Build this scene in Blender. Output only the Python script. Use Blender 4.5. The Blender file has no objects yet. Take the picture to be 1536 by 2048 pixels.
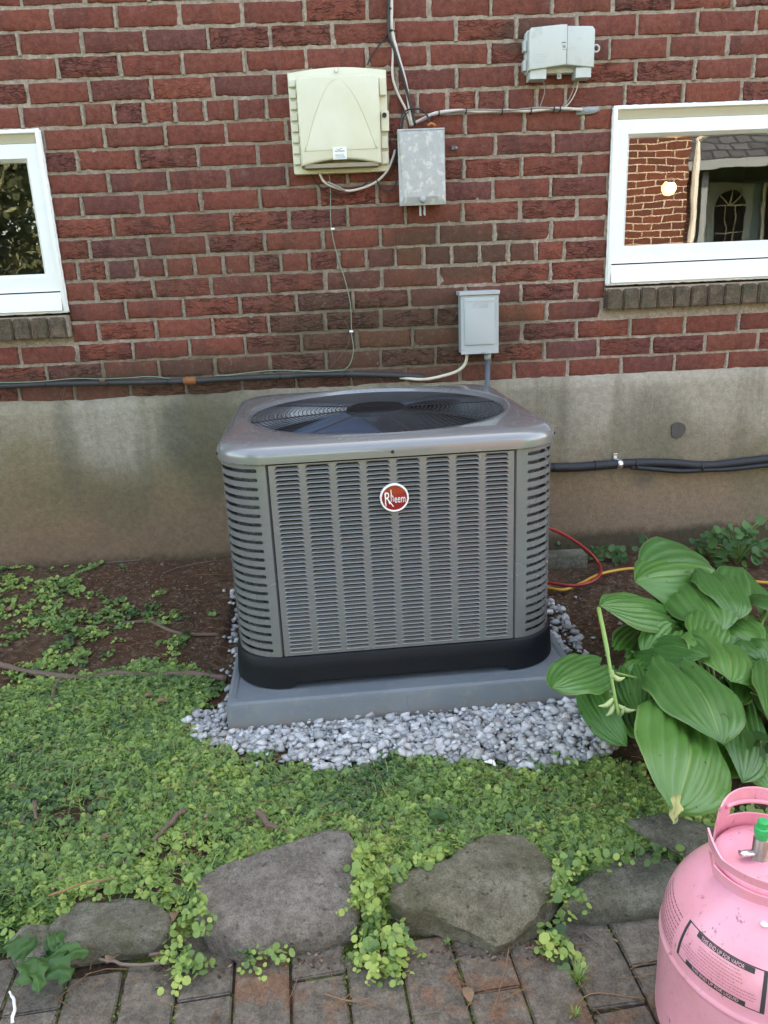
import bpy, bmesh, math, random
import numpy as np
from mathutils import Vector, Matrix, noise
random.seed(7); rng = np.random.default_rng(7)
PI = math.pi
S = bpy.context.scene
COL = S.collection

# ------------------------------------------------------------------ camera
YAW, PITCH, ROLL = 0.035863, 0.301533, 0.043853
CAM = Vector((1.06054, -3.02969, 1.15685))
FPX = 1540.0
def cam_axes():
    cy, sy, cp, sp = math.cos(YAW), math.sin(YAW), math.cos(PITCH), math.sin(PITCH)
    f = Vector((sy*cp, cy*cp, -sp)); r = Vector((cy, -sy, 0)); d = f.cross(r)
    cr, sr = math.cos(ROLL), math.sin(ROLL)
    return cr*r + sr*d, -sr*r + cr*d, f
AX, AD, AF = cam_axes()
cd = bpy.data.cameras.new('camera'); cam = bpy.data.objects.new('camera', cd); COL.objects.link(cam)
m = Matrix((AX, -AD, -AF)).transposed().to_4x4(); m.translation = CAM
cam.matrix_world = m
cd.sensor_fit = 'VERTICAL'; cd.sensor_height = 36; cd.lens = 36*FPX/2048
cd.clip_start = 0.02; cd.clip_end = 400
S.camera = cam
# ------------------------------------------------------------------ light
SUN_EL, SUN_AZ = math.radians(52), math.radians(14)
w = bpy.data.worlds.new('World'); S.world = w; w.use_nodes = True
wn = w.node_tree.nodes; bg = wn['Background']
sky = wn.new('ShaderNodeTexSky'); sky.sky_type = 'NISHITA'; sky.sun_disc = False
sky.sun_elevation = SUN_EL; sky.sun_rotation = SUN_AZ; sky.dust_density = 2.5; sky.air_density = 0.8; sky.ozone_density = 0.6
w.node_tree.links.new(sky.outputs[0], bg.inputs[0]); bg.inputs[1].default_value = 0.15
sd = bpy.data.lights.new('sun', 'SUN'); sd.energy = 4.0; sd.angle = math.radians(0.53); sd.color = (1, .95, .87)
sun = bpy.data.objects.new('sun', sd); COL.objects.link(sun)
sdir = Vector((math.sin(SUN_AZ)*math.cos(SUN_EL), math.cos(SUN_AZ)*math.cos(SUN_EL), math.sin(SUN_EL)))
sun.rotation_euler = sdir.to_track_quat('Z', 'Y').to_euler(); sun.location = (0, 10, 12)
vs = S.view_settings
vs.view_transform = 'Standard'; vs.look = 'None'; vs.gamma = 1; vs.use_curve_mapping = False
vs.exposure = 3.17
vs.use_white_balance = True; vs.white_balance_temperature = 9000; vs.white_balance_tint = 8
S.display_settings.display_device = 'sRGB'
S.render.engine = 'CYCLES'
S.cycles.max_bounces = 8; S.cycles.diffuse_bounces = 4; S.cycles.glossy_bounces = 4; S.cycles.transparent_max_bounces = 12
S.cycles.use_denoising = True
S.cycles.caustics_reflective = False; S.cycles.caustics_refractive = False

# ------------------------------------------------------------------ placing
def ray(px, py):
    return (AX*((px-768)/FPX) + AD*((py-1024)/FPX) + AF).normalized()
def at(px, py, y=None, z=None):
    d = ray(px, py)
    t = (y-CAM.y)/d.y if y is not None else (z-CAM.z)/d.z
    return CAM + d*t

# ------------------------------------------------------------------ materials
class NT:
    def __init__(s, name):
        s.m = bpy.data.materials.new(name); s.m.use_nodes = True
        s.t = s.m.node_tree; s.b = s.t.nodes['Principled BSDF']; s.out = s.t.nodes['Material Output']
    def n(s, typ, **kw):
        nd = s.t.nodes.new(typ)
        for k, v in kw.items(): setattr(nd, k, v)
        return nd
    def put(s, sock, v):
        if isinstance(v, bpy.types.NodeSocket): s.t.links.new(v, sock)
        elif isinstance(v, (tuple, list)) and len(v) == 3 and sock.type == 'RGBA': sock.default_value = (*v, 1)
        else: sock.default_value = v
    def pos(s): return s.n('ShaderNodeNewGeometry').outputs['Position']
    def obj(s): return s.n('ShaderNodeTexCoord').outputs['Object']
    def mapping(s, v, scale=(1,1,1), loc=(0,0,0), rot=(0,0,0)):
        k = s.n('ShaderNodeMapping'); s.put(k.inputs[0], v)
        k.inputs['Scale'].default_value = scale; k.inputs['Location'].default_value = loc; k.inputs['Rotation'].default_value = rot
        return k.outputs[0]
    def noise(s, v, scale=5, detail=4, rough=.5, dist=0, col=False, w=None):
        k = s.n('ShaderNodeTexNoise'); s.put(k.inputs['Vector'], v)
        if w is not None: k.noise_dimensions = '4D'; s.put(k.inputs['W'], w)
        k.inputs['Scale'].default_value = scale; k.inputs['Detail'].default_value = detail
        k.inputs['Roughness'].default_value = rough; k.inputs['Distortion'].default_value = dist
        return k.outputs['Color' if col else 'Fac']
    def grain(s, v, scale, detail=3, lo=.36, hi=.64):
        return s.step(s.noise(v, scale, detail, .7), lo, hi)
    def vor(s, v, scale=5, feature='F1', out='Distance', rnd=1):
        k = s.n('ShaderNodeTexVoronoi', feature=feature); s.put(k.inputs['Vector'], v)
        k.inputs['Scale'].default_value = scale; k.inputs['Randomness'].default_value = rnd
        return k.outputs[out]
    def math(s, op, a, b=0, c=0, clamp=False):
        k = s.n('ShaderNodeMath', operation=op, use_clamp=clamp)
        s.put(k.inputs[0], a); s.put(k.inputs[1], b); s.put(k.inputs[2], c)
        return k.outputs[0]
    def ramp(s, f, stops, interp='LINEAR'):
        k = s.n('ShaderNodeValToRGB'); s.put(k.inputs[0], f); r = k.color_ramp; r.interpolation = interp
        while len(r.elements) < len(stops): r.elements.new(.5)
        for e, (p, c) in zip(r.elements, stops):
            e.position = p; e.color = (*c, 1) if isinstance(c, tuple) else (c, c, c, 1)
        return k.outputs[0]
    def step(s, f, a, b):
        k = s.n('ShaderNodeMapRange'); k.interpolation_type = 'SMOOTHSTEP'
        s.put(k.inputs[0], f); k.inputs[1].default_value = a; k.inputs[2].default_value = b
        return k.outputs[0]
    def mix(s, f, a, b, mode='MIX'):
        k = s.n('ShaderNodeMix', data_type='RGBA', blend_type=mode)
        s.put(k.inputs[0], f); s.put(k.inputs[6], a); s.put(k.inputs[7], b)
        return k.outputs[2]
    def hsv(s, c, h=.5, sat=1, v=1):
        k = s.n('ShaderNodeHueSaturation'); s.put(k.inputs['Hue'], h); s.put(k.inputs['Saturation'], sat); s.put(k.inputs['Value'], v); s.put(k.inputs['Color'], c)
        return k.outputs[0]
    def blob(s, cx, cz, rx, rz, soft=.5, warp=.25, p=None):
        """soft-edged stain mask in wall coordinates"""
        p = p or s.pos()
        sep = s.n('ShaderNodeSeparateXYZ'); s.put(sep.inputs[0], p)
        nx = s.noise(p, 9, 4, .6)
        a = s.math('DIVIDE', s.math('SUBTRACT', sep.outputs[0], cx), rx)
        b = s.math('DIVIDE', s.math('SUBTRACT', sep.outputs[2], cz), rz)
        d = s.math('SQRT', s.math('ADD', s.math('MULTIPLY', a, a), s.math('MULTIPLY', b, b)))
        d = s.math('ADD', d, s.math('MULTIPLY', s.math('SUBTRACT', nx, .5), warp*4))
        k = s.step(d, 1+soft, 1-soft)
        return k
    def bump(s, h, dist=.002, strength=1, nrm=None):
        k = s.n('ShaderNodeBump'); s.put(k.inputs['Height'], h); k.inputs['Distance'].default_value = dist; k.inputs['Strength'].default_value = strength
        if nrm is not None: s.put(k.inputs['Normal'], nrm)
        return k.outputs[0]
    def rand(s): return s.n('ShaderNodeObjectInfo').outputs['Random']
    def attr(s, name, out='Fac'):
        return s.n('ShaderNodeAttribute', attribute_name=name).outputs[out]
    def fin(s, color=None, rough=None, normal=None, metal=None, spec=None, coat=None, **kw):
        b = s.b
        if color is not None: s.put(b.inputs['Base Color'], color)
        if rough is not None: s.put(b.inputs['Roughness'], rough)
        if normal is not None: s.put(b.inputs['Normal'], normal)
        if metal is not None: s.put(b.inputs['Metallic'], metal)
        if spec is not None: s.put(b.inputs['Specular IOR Level'], spec)
        if coat is not None: s.put(b.inputs['Coat Weight'], coat); b.inputs['Coat Roughness'].default_value = kw.get('cr', .1)
        return s.m

def plain(name, color, rough=.6, metal=0, var=.12, bumpd=.0006, scale=60, coat=None, dirt=None):
    t = NT(name); p = t.obj()
    n1 = t.noise(p, scale, 4, .6); n2 = t.noise(p, scale*.12+2, 4, .6)
    c = t.hsv(color, v=t.math('ADD', 1-var, t.math('MULTIPLY', t.math('ADD', n1, n2), var)))
    if dirt:
        c = t.mix(t.math('MULTIPLY', t.step(t.noise(p, 14, 6, .7), .52, .72), .6), c, dirt)
    return t.fin(c, t.math('ADD', rough-.06, t.math('MULTIPLY', n1, .12)), t.bump(n1, bumpd), metal, coat=coat)

M = {}
def mk_brick():
    t = NT('brick'); p = t.pos(); r = t.rand()
    base = t.ramp(r, [(0, (.172,.052,.040)), (.16, (.205,.060,.042)), (.34, (.142,.050,.042)), (.5, (.215,.064,.044)), (.66, (.160,.052,.042)), (.80, (.188,.056,.040)), (.90, (.130,.054,.052)), (.97, (.170,.054,.040)), (1, (.245,.080,.044))])
    sep = t.n('ShaderNodeSeparateXYZ'); t.put(sep.inputs[0], p)
    cmb = t.n('ShaderNodeCombineXYZ'); t.put(cmb.inputs[0], sep.outputs[0]); t.put(cmb.inputs[1], t.math('MULTIPLY', r, 31.7)); 
    band = t.noise(cmb.outputs[0], 11, 2, .4)
    base = t.mix(t.math('MULTIPLY', t.step(band, .54, .68), .38), base, (.085,.036,.034))
    base = t.mix(t.math('MULTIPLY', t.step(band, .42, .30), .38), base, (.20,.060,.038))
    fine = t.noise(p, 260, 4, .75); mid = t.noise(p, 45, 5, .65)
    base = t.hsv(base, v=t.math('ADD', .66, t.math('MULTIPLY', t.math('ADD', t.grain(p, 230), t.grain(p, 48, 5)), .34)))
    # brown-green grime and lichen where water runs off the cables
    st = t.math('MAXIMUM', t.blob(1.22, .92, .52, .22, .45, .3), t.blob(1.47, 1.22, .28, .12, .5, .35))
    st = t.math('MAXIMUM', st, t.blob(.5, .78, .75, .10, .7, .3))
    st2 = t.math('MAXIMUM', t.blob(1.75, 1.92, .14, .05, .4, .3), t.blob(1.36, .98, .10, .30, .5, .3))
    st = t.math('MAXIMUM', st, t.math('MULTIPLY', st2, .8))
    st = t.math('MAXIMUM', st, t.math('MULTIPLY', t.blob(.66, 1.22, .55, .13, .8, .3), .35))
    base = t.mix(t.math('MULTIPLY', st, .76), base, (.070,.048,.032))
    lich = t.math('MULTIPLY', t.step(t.noise(p, 120, 3, .7), .60, .66), t.math('MULTIPLY', t.step(t.noise(p, 14, 3, .6), .47, .6), t.math('MAXIMUM', t.blob(1.05, .90, .62, .22, .6, .3), t.blob(.62, 1.05, .4, .3, .6, .3))))
    base = t.mix(t.math('MULTIPLY', lich, .55), base, (.30,.29,.22))
    spk = t.step(t.noise(p, 330, 2, .6), .70, .76)
    base = t.mix(t.math('MULTIPLY', spk, .35), base, (.36,.27,.22))
    # lime dust washed on the brick near its joints
    dust = t.math('MULTIPLY', t.step(t.noise(p, 34, 5, .7), .50, .80), .42)
    base = t.mix(dust, base, (.26,.17,.14))
    # bark-like torn texture on some bricks
    sel = t.step(t.math('FRACT', t.math('MULTIPLY', r, 7.31)), .45, .95)
    q = t.mapping(p, (.75, 1, 2.0))
    wq = t.n('ShaderNodeVectorMath', operation='ADD'); t.put(wq.inputs[0], q)
    sc = t.n('ShaderNodeVectorMath', operation='SCALE'); t.put(sc.inputs[0], t.noise(q, 22, 3, .5, col=True)); sc.inputs['Scale'].default_value = .09
    t.put(wq.inputs[1], sc.outputs[0])
    cr = t.vor(wq.outputs[0], 34, 'DISTANCE_TO_EDGE')
    crk = t.math('MULTIPLY', t.math('MULTIPLY', t.step(cr, .16, 0), t.step(t.noise(q, 20, 3, .6), .42, .60)), sel)
    base = t.mix(t.math('MULTIPLY', crk, .38), base, (.055,.024,.020))
    h = t.math('ADD', t.math('MULTIPLY', fine, .35), t.math('MULTIPLY', mid, .8))
    h = t.math('SUBTRACT', h, t.math('MULTIPLY', crk, 1.1))
    h = t.math('ADD', h, t.math('MULTIPLY', t.math('MULTIPLY', t.noise(q, 28, 4, .6), 1.3), sel))
    return t.fin(base, .88, t.bump(h, .0060, 1), spec=.2)
M['brick'] = mk_brick()
def mk_mortar():
    t = NT('mortar'); p = t.pos()
    n = t.noise(p, 90, 5, .7); n2 = t.noise(p, 7, 4, .6)
    c = t.ramp(n, [(.3, (.22,.172,.135)), (.52, (.37,.300,.245)), (.72, (.52,.44,.37))])
    c = t.mix(t.math('MULTIPLY', t.step(n2, .5, .7), .35), c, (.24,.21,.15))
    st = t.math('MAXIMUM', t.blob(1.2, .88, .60, .21, .45, .3), t.blob(.45, .78, .85, .12, .6, .3))
    st = t.math('MAXIMUM', st, t.math('MULTIPLY', t.blob(.75, 1.25, .75, .42, .7, .3), .55))
    c = t.mix(t.math('MULTIPLY', st, .75), c, (.105,.090,.058))
    return t.fin(c, .95, t.bump(t.math('ADD', n, t.noise(p, 300, 3, .7)), .003), spec=.15)
M['mortar'] = mk_mortar()
def mk_sill():
    t = NT('mossy_brick'); p = t.pos(); r = t.rand()
    c = t.ramp(t.noise(p, 30, 5, .7, w=t.math('MULTIPLY', r, 9)), [(.3, (.045,.034,.023)), (.5, (.105,.077,.052)), (.68, (.18,.125,.088))])
    c = t.mix(t.math('MULTIPLY', t.step(t.noise(p, 17, 4, .6), .52, .68), .5), c, (.075,.080,.045))
    h = t.noise(t.mapping(p, (2.2, 1, .8)), 30, 6, .7)
    c = t.hsv(c, v=t.math('ADD', .6, t.math('MULTIPLY', t.grain(p, 190, 4), .7)))
    return t.fin(c, .9, t.bump(h, .009))
M['sill'] = mk_sill()
def mk_found():
    t = NT('foundation_render'); p = t.pos()
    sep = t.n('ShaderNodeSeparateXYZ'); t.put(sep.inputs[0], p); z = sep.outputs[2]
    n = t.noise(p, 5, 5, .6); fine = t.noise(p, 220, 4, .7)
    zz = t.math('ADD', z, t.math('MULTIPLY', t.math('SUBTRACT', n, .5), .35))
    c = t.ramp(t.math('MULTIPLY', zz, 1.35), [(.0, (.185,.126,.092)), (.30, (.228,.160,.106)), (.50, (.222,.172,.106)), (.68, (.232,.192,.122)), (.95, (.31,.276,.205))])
    # cleaner pale right half
    right = t.math('MULTIPLY', t.step(sep.outputs[0], 1.5, 2.2), t.step(zz, .30, .60))
    c = t.mix(t.math('MULTIPLY', right, .85), c, (.45,.425,.37))
    c = t.mix(t.math('MULTIPLY', t.step(sep.outputs[0], 1.5, 2.4), .45), c, (.34,.265,.19))
    c = t.mix(t.math('MULTIPLY', t.blob(.12, .60, .18, .16, .6, .30), .80), c, (.37,.34,.285))
    def s(x, zc, rx, rz, a, col, soft=.5):
        nonlocal c
        c = t.mix(t.math('MULTIPLY', t.blob(x, zc, rx, rz, soft, .28), a), c, col)
    s(.52, .58, .17, .26, .65, (.105,.098,.066)); s(.36, .60, .05, .13, .5, (.13,.125,.10)); s(-.06, .55, .04, .2, .5, (.14,.13,.10))
    s(.72, .45, .25, .22, .45, (.14,.118,.078)); s(-.02, .38, .2, .1, .4, (.14,.12,.075)); s(.12,.28,.12,.09,.5,(.145,.125,.08))
    s(2.27, .50, .13, .17, .62, (.155,.150,.11)); s(2.32, .43, .28, .10, .5, (.20,.18,.13)); s(1.92, .55, .05, .16, .3, (.22,.215,.18))
    s(2.05,.36,.14,.03,.55,(.19,.17,.15)); s(2.25,.30,.05,.03,.6,(.15,.13,.11)); s(1.8,.62,.09,.1,.35,(.24,.235,.19)); s(2.75,.3,.13,.18,.5,(.17,.17,.11))
    drip = t.step(t.noise(t.mapping(p, (1, 1, .12)), 7, 5, .65), .48, .66)
    c = t.mix(t.math('MULTIPLY', t.math('MULTIPLY', drip, t.step(zz, .15, .5)), .42), c, (.135,.122,.082))
    # damp algae line along the soil
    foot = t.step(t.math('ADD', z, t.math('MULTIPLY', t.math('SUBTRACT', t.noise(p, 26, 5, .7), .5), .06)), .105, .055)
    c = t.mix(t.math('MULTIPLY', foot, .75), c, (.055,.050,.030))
    c = t.hsv(c, v=t.math('ADD', .80, t.math('MULTIPLY', t.math('ADD', t.grain(p, 230), t.grain(p, 50, 5)), .19)))
    spk = t.step(t.noise(p, 210, 2, .5), .68, .72)
    c = t.mix(t.math('MULTIPLY', spk, .4), c, (.10,.09,.07))
    wv = t.mapping(p, (1, 1, 1)); ck = t.vor(t.mix(.06, wv, t.noise(p, 6, 5, .7, col=True)), 2.3, 'DISTANCE_TO_EDGE')
    crack = t.math('MULTIPLY', t.step(ck, .004, .001), t.step(t.noise(p, 2.1, 2), .58, .62))
    c = t.mix(t.math('MULTIPLY', crack, .25), c, (.09,.075,.055))
    h = t.math('SUBTRACT', t.math('ADD', fine, t.math('MULTIPLY', t.noise(p, 25, 4, .6), 1.5)), crack)
    return t.fin(c, .95, t.bump(h, .0045), spec=.1)
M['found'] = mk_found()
M['vinyl'] = plain('white_vinyl', (.82,.84,.84), .35, 0, .03, .0002, 30, dirt=None)
M['cream_trim'] = plain('cream_trim', (.62,.58,.47), .6, 0, .10, .0008, 30)
M['caulk'] = plain('white_caulk', (.78,.79,.77), .6, 0, .08, .002, 50)
M['gasket'] = plain('dark_gap', (.05,.05,.05), .8)
M['room'] = plain('dark_room', (.05,.05,.055), .9)
def mk_glass():
    t = NT('window_glass'); p = t.pos()
    g = t.n('ShaderNodeBsdfGlossy'); g.inputs['Roughness'].default_value = 0.0
    t.put(g.inputs['Normal'], t.bump(t.noise(p, 6.0, 2, .4), .00028, 1))
    tr = t.n('ShaderNodeBsdfTransparent'); tr.inputs[0].default_value = (.85,.88,.87,1)
    mx = t.n('ShaderNodeMixShader')
    fr = t.n('ShaderNodeFresnel'); fr.inputs[0].default_value = 1.5
    t.put(mx.inputs[0], t.math('ADD', .115, t.math('MULTIPLY', fr.outputs[0], .7), clamp=True))
    t.t.links.new(tr.outputs[0], mx.inputs[1]); t.t.links.new(g.outputs[0], mx.inputs[2]); t.t.links.new(mx.outputs[0], t.out.inputs[0])
    return t.m
M['glass'] = mk_glass()
def emit(name, col, s):
    t = NT(name); t.b.inputs['Emission Color'].default_value = (*col, 1); t.b.inputs['Emission Strength'].default_value = s
    t.fin((.8,.8,.8)); return t.m
M['bulb'] = emit('lit_bulb', (1, .66, .36), 5)
def mk_cream():
    t = NT('cream_plastic'); p = t.obj()
    c = t.mix(t.step(t.noise(p, 5, 5, .6), .4, .75), (.66,.65,.52), (.60,.585,.44))
    c = t.mix(t.math('MULTIPLY', t.step(t.noise(p, 70, 4, .7), .66, .74), .35), c, (.36,.33,.24))
    return t.fin(c, .42, t.bump(t.noise(p, 400, 2), .0002), spec=.5)
M['cream'] = mk_cream()
M['cream_dark'] = plain('dark_cream_plastic', (.30,.26,.19), .7, 0, .25, .001, 80, dirt=(.10,.08,.05))  # darker cream with dirt blotches, for the recess under the cover
def mk_galv():
    t = NT('galvanised_steel'); p = t.obj()
    v = t.vor(p, 75, 'F1', 'Color')
    c = t.mix(.12, (.37,.39,.40), t.hsv(v, sat=0))
    c = t.mix(.55, c, (.37,.39,.40))
    k = t.math('MULTIPLY', t.step(t.noise(p, 38, 5, .65), .52, .60), .75)
    c = t.mix(k, c, (.56,.58,.56))
    k2 = t.step(t.noise(p, 24, 3, .6), .60, .68)
    c = t.mix(t.math('MULTIPLY', k2, .5), c, (.40,.36,.28))
    return t.fin(c, .55, t.bump(t.noise(p, 60, 4), .0008), metal=.25)
M['galv'] = mk_galv()
M['pale_grey'] = plain('pale_grey_plastic', (.50,.54,.53), .45, 0, .07, .0003, 90, dirt=(.30,.31,.27))
M['steel_grey'] = plain('painted_grey_steel', (.37,.42,.44), .35, 0, .05, .0003, 200)
M['steel_lip'] = plain('grey_steel_edge', (.20,.22,.23), .4)
M['pvc'] = plain('grey_conduit', (.085,.105,.135), .5, 0, .15, .0005, 50)
M['pvcold'] = plain('old_dark_conduit', (.030,.031,.033), .6, 0, .4, .0008, 40, dirt=(.09,.075,.05))
M['rust'] = plain('rusty_steel', (.28,.10,.035), .85, 0, .5, .003, 120, dirt=(.07,.03,.02))
M['black'] = plain('black_rubber', (.016,.016,.018), .5, 0, .3, .0006, 60)
M['foam'] = plain('black_foam', (.016,.019,.025), .62, 0, .3, .0012, 90)
M['wire_white'] = plain('white_cable', (.62,.56,.52), .5, 0, .2, .0004, 40, dirt=(.28,.24,.2))
M['wire_grey'] = plain('grey_cable', (.30,.27,.26), .5, 0, .2)
M['wire_green'] = plain('green_wire', (.20,.27,.20), .5, 0, .2)
M['wire_brown'] = plain('brown_wire', (.10,.05,.035), .6)
M['whitepipe'] = plain('cream_conduit', (.60,.56,.45), .5, 0, .12, .0005, 40, dirt=(.35,.28,.18))
M['orange'] = plain('orange_tape', (.50,.14,.04), .6)
M['putty'] = plain('grey_putty', (.30,.33,.35), .8, 0, .2, .004, 60)
M['zinc'] = plain('bright_zinc', (.72,.73,.73), .25, .85, .1, .0004, 90)
M['red_hose'] = plain('red_hose', (.33,.028,.030), .38, 0, .1)
M['yellow_hose'] = plain('yellow_hose', (.60,.31,.045), .38, 0, .1)
def mk_acpaint():
    t = NT('grey_cabinet_paint'); p = t.obj()
    n = t.noise(p, 900, 2, .5)
    c = t.hsv((.212,.224,.232), v=t.math('ADD', .93, t.math('MULTIPLY', n, .14)))
    dust = t.math('MULTIPLY', t.step(t.noise(p, 6, 6, .7), .45, .85), .08)
    c = t.mix(dust, c, (.27,.27,.26))
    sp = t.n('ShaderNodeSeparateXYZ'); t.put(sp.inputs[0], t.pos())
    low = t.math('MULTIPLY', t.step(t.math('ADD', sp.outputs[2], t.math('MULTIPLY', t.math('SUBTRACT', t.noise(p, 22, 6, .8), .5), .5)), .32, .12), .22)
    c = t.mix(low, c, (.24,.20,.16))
    return t.fin(c, t.math('ADD', .20, t.math('MULTIPLY', t.noise(p, 9, 4), .12)), t.bump(n, .00012), metal=.30, coat=.6, cr=.06)
M['ac'] = mk_acpaint()
M['seam'] = plain('black_seam', (.008,.008,.009), .7)
M['base'] = plain('black_base_plastic', (.007,.009,.012), .5, 0, .25, .0006, 120); M['base'].node_tree.nodes['Principled BSDF'].inputs['Specular IOR Level'].default_value = .22
M['grille'] = plain('black_wire_grille', (.030,.031,.034), .3, 0, .2)
M['blade'] = plain('sky_tinted_blade', (.10,.18,.33), .30, .1, .15, .0003, 40)  # blue of the reflected sky is put into the blades' base colour
M['void'] = plain('unit_inside', (.006,.006,.007), .8)
def mk_coil():
    t = NT('spine_fin_coil'); p = t.obj()
    q = t.mapping(p, (1, 1, 2.5))
    w1 = t.noise(q, 130, 3, .7, 2.5)
    c = t.ramp(w1, [(.44, (.012,.012,.012)), (.50, (.12,.115,.11)), (.57, (.60,.58,.55)), (.66, (.05,.05,.05))])
    return t.fin(c, .45, t.bump(w1, .004), metal=.5)
M['coil'] = mk_coil()
def mk_pad():
    t = NT('grey_plastic_pad'); p = t.obj()
    n = t.noise(p, 150, 4, .7); 
    c = t.mix(t.step(t.noise(p, 7, 5, .6), .35, .75), (.125,.155,.175), (.155,.182,.200))
    c = t.mix(t.math('MULTIPLY', t.step(t.noise(p, 40, 5, .75), .52, .68), .45), c, (.23,.21,.18))
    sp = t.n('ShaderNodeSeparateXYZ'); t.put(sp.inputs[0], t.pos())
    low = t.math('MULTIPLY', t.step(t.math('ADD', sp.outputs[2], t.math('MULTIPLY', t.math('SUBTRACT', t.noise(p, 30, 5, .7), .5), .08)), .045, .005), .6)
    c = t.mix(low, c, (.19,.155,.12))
    return t.fin(c, .55, t.bump(n, .0006))
M['pad'] = mk_pad()
M['logo_red'] = plain('glossy_red', (.36,.018,.022), .12, .3, .2, .0001, 10, coat=1)
M['logo_white'] = plain('white_print', (.85,.85,.85), .3)
M['paper'] = plain('white_sticker', (.80,.83,.82), .4)
M['ink'] = plain('dark_ink', (.035,.035,.04), .6)
M['inkgreen'] = plain('faded_green_ink', (.22,.30,.28), .6)
M['pinkink'] = plain('pink_print', (.75,.38,.42), .4)
def mk_pink():
    t = NT('pink_paint'); p = t.obj()
    n = t.noise(p, 18, 5, .6)
    c = t.mix(t.step(n, .35, .7), (.80,.33,.40), (.77,.345,.44))
    scr = t.math('MULTIPLY', t.step(t.noise(t.mapping(p, (1, 1, .4), rot=(.3, .5, .2)), 85, 6, .8), .59, .64), t.step(t.noise(p, 11, 3, .5), .46, .58))
    c = t.mix(t.math('MULTIPLY', scr, .75), c, (.16,.05,.07))
    c = t.mix(t.math('MULTIPLY', t.step(t.noise(p, 7, 6, .75), .48, .72), .45), c, (.62,.25,.27))
    c = t.mix(t.math('MULTIPLY', t.step(t.noise(t.mapping(p, (1, 1, .15)), 60, 4, .7), .60, .72), .25), c, (.45,.19,.22))
    return t.fin(c, t.math('ADD', .24, t.math('MULTIPLY', n, .15)), t.bump(t.noise(p, 10, 3), .0045), coat=.35, cr=.15)
M['pink'] = mk_pink()
M['scratch'] = plain('scratched_steel', (.75,.68,.70), .4)
M['brass'] = plain('dull_steel_valve', (.30,.24,.22), .35, .8, .2)
M['green_cap'] = plain('green_plastic', (.0,.38,.11), .4, 0, .1)
def mk_soil():
    t = NT('soil'); p = t.pos()
    a = t.noise(p, 35, 8, .75); b = t.noise(p, 4, 4, .6); f = t.noise(p, 260, 4, .75)
    c = t.ramp(a, [(.28, (.050,.030,.019)), (.48, (.115,.070,.044)), (.62, (.175,.112,.073)), (.8, (.27,.19,.135))])
    c = t.mix(t.math('MULTIPLY', t.step(b, .42, .62), .45), c, (.135,.060,.036))
    sep = t.n('ShaderNodeSeparateXYZ'); t.put(sep.inputs[0], p)
    red = t.n('ShaderNodeMath', operation='DISTANCE') if False else None
    chips = t.vor(p, 95, 'F1', 'Color'); cs = t.n('ShaderNodeSeparateColor'); t.put(cs.inputs[0], chips)
    c = t.mix(t.math('MULTIPLY', t.step(cs.outputs[0], .86, .9), .55), c, (.27,.20,.14))
    far = t.step(sep.outputs[1], -2.6, -3.4)
    grass = t.ramp(f, [(.3, (.035,.06,.015)), (.7, (.09,.14,.035))])
    c = t.mix(far, c, grass)
    moss = t.math('MULTIPLY', t.step(t.noise(p, 11, 5, .7), .47, .6), t.step(sep.outputs[1], -.75, -1.1))
    c = t.mix(t.math('MULTIPLY', moss, .7), c, (.045,.062,.020))
    h = t.math('ADD', t.math('MULTIPLY', a, 2), f)
    return t.fin(c, .95, t.bump(h, .008), spec=.15)
M['soil'] = mk_soil()
def mk_rock(name, c0, c1, c2, moss=0, sc=1):
    t = NT(name); p = t.pos()
    a = t.noise(p, 14*sc, 8, .7); f = t.noise(p, 190, 4, .75)
    c = t.ramp(a, [(.3, c0), (.52, c1), (.72, c2)])
    c = t.hsv(c, v=t.math('ADD', .62, t.math('MULTIPLY', t.math('ADD', t.grain(p, 260), t.grain(p, 70, 6)), .38)))
    if moss: c = t.mix(t.math('MULTIPLY', t.step(t.noise(p, 9, 6, .7), .43, .62), moss), c, (.105,.105,.045))
    c = t.mix(t.math('MULTIPLY', t.step(t.noise(p, 60, 3, .6), .64, .68), .6), c, (.06,.05,.04))
    c = t.mix(t.math('MULTIPLY', t.step(t.noise(p, 26, 6, .75), .60, .66), .45), c, (.36,.35,.30))
    return t.fin(c, .88, t.bump(t.math('ADD', t.math('MULTIPLY', a, 3), f), .011), spec=.25)
M['rock_grey'] = mk_rock('grey_stone', (.17,.148,.125), (.28,.250,.215), (.38,.345,.30), .15)
M['rock_moss'] = mk_rock('olive_stone', (.135,.125,.085), (.24,.225,.160), (.34,.32,.24), .45)
M['rock_flat'] = mk_rock('weathered_stone', (.14,.135,.10), (.235,.225,.175), (.32,.305,.245), .35)
def mk_gravel():
    t = NT('gravel'); p = t.pos(); k = t.attr('tone')
    c = t.ramp(k, [(0, (.24,.26,.265)), (.4, (.40,.42,.43)), (.8, (.54,.56,.57)), (1, (.64,.65,.65))])
    a = t.noise(p, 120, 5, .7)
    c = t.hsv(c, v=t.math('ADD', .72, t.math('MULTIPLY', a, .56)))
    c = t.mix(t.math('MULTIPLY', t.step(t.noise(p, 200, 3, .6), .60, .66), .4), c, (.16,.155,.145))
    c = t.mix(t.math('MULTIPLY', t.step(t.noise(p, 14, 4, .7), .52, .66), .35), c, (.26,.21,.16))
    return t.fin(c, .75, t.bump(a, .003))
M['gravel'] = mk_gravel()
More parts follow.
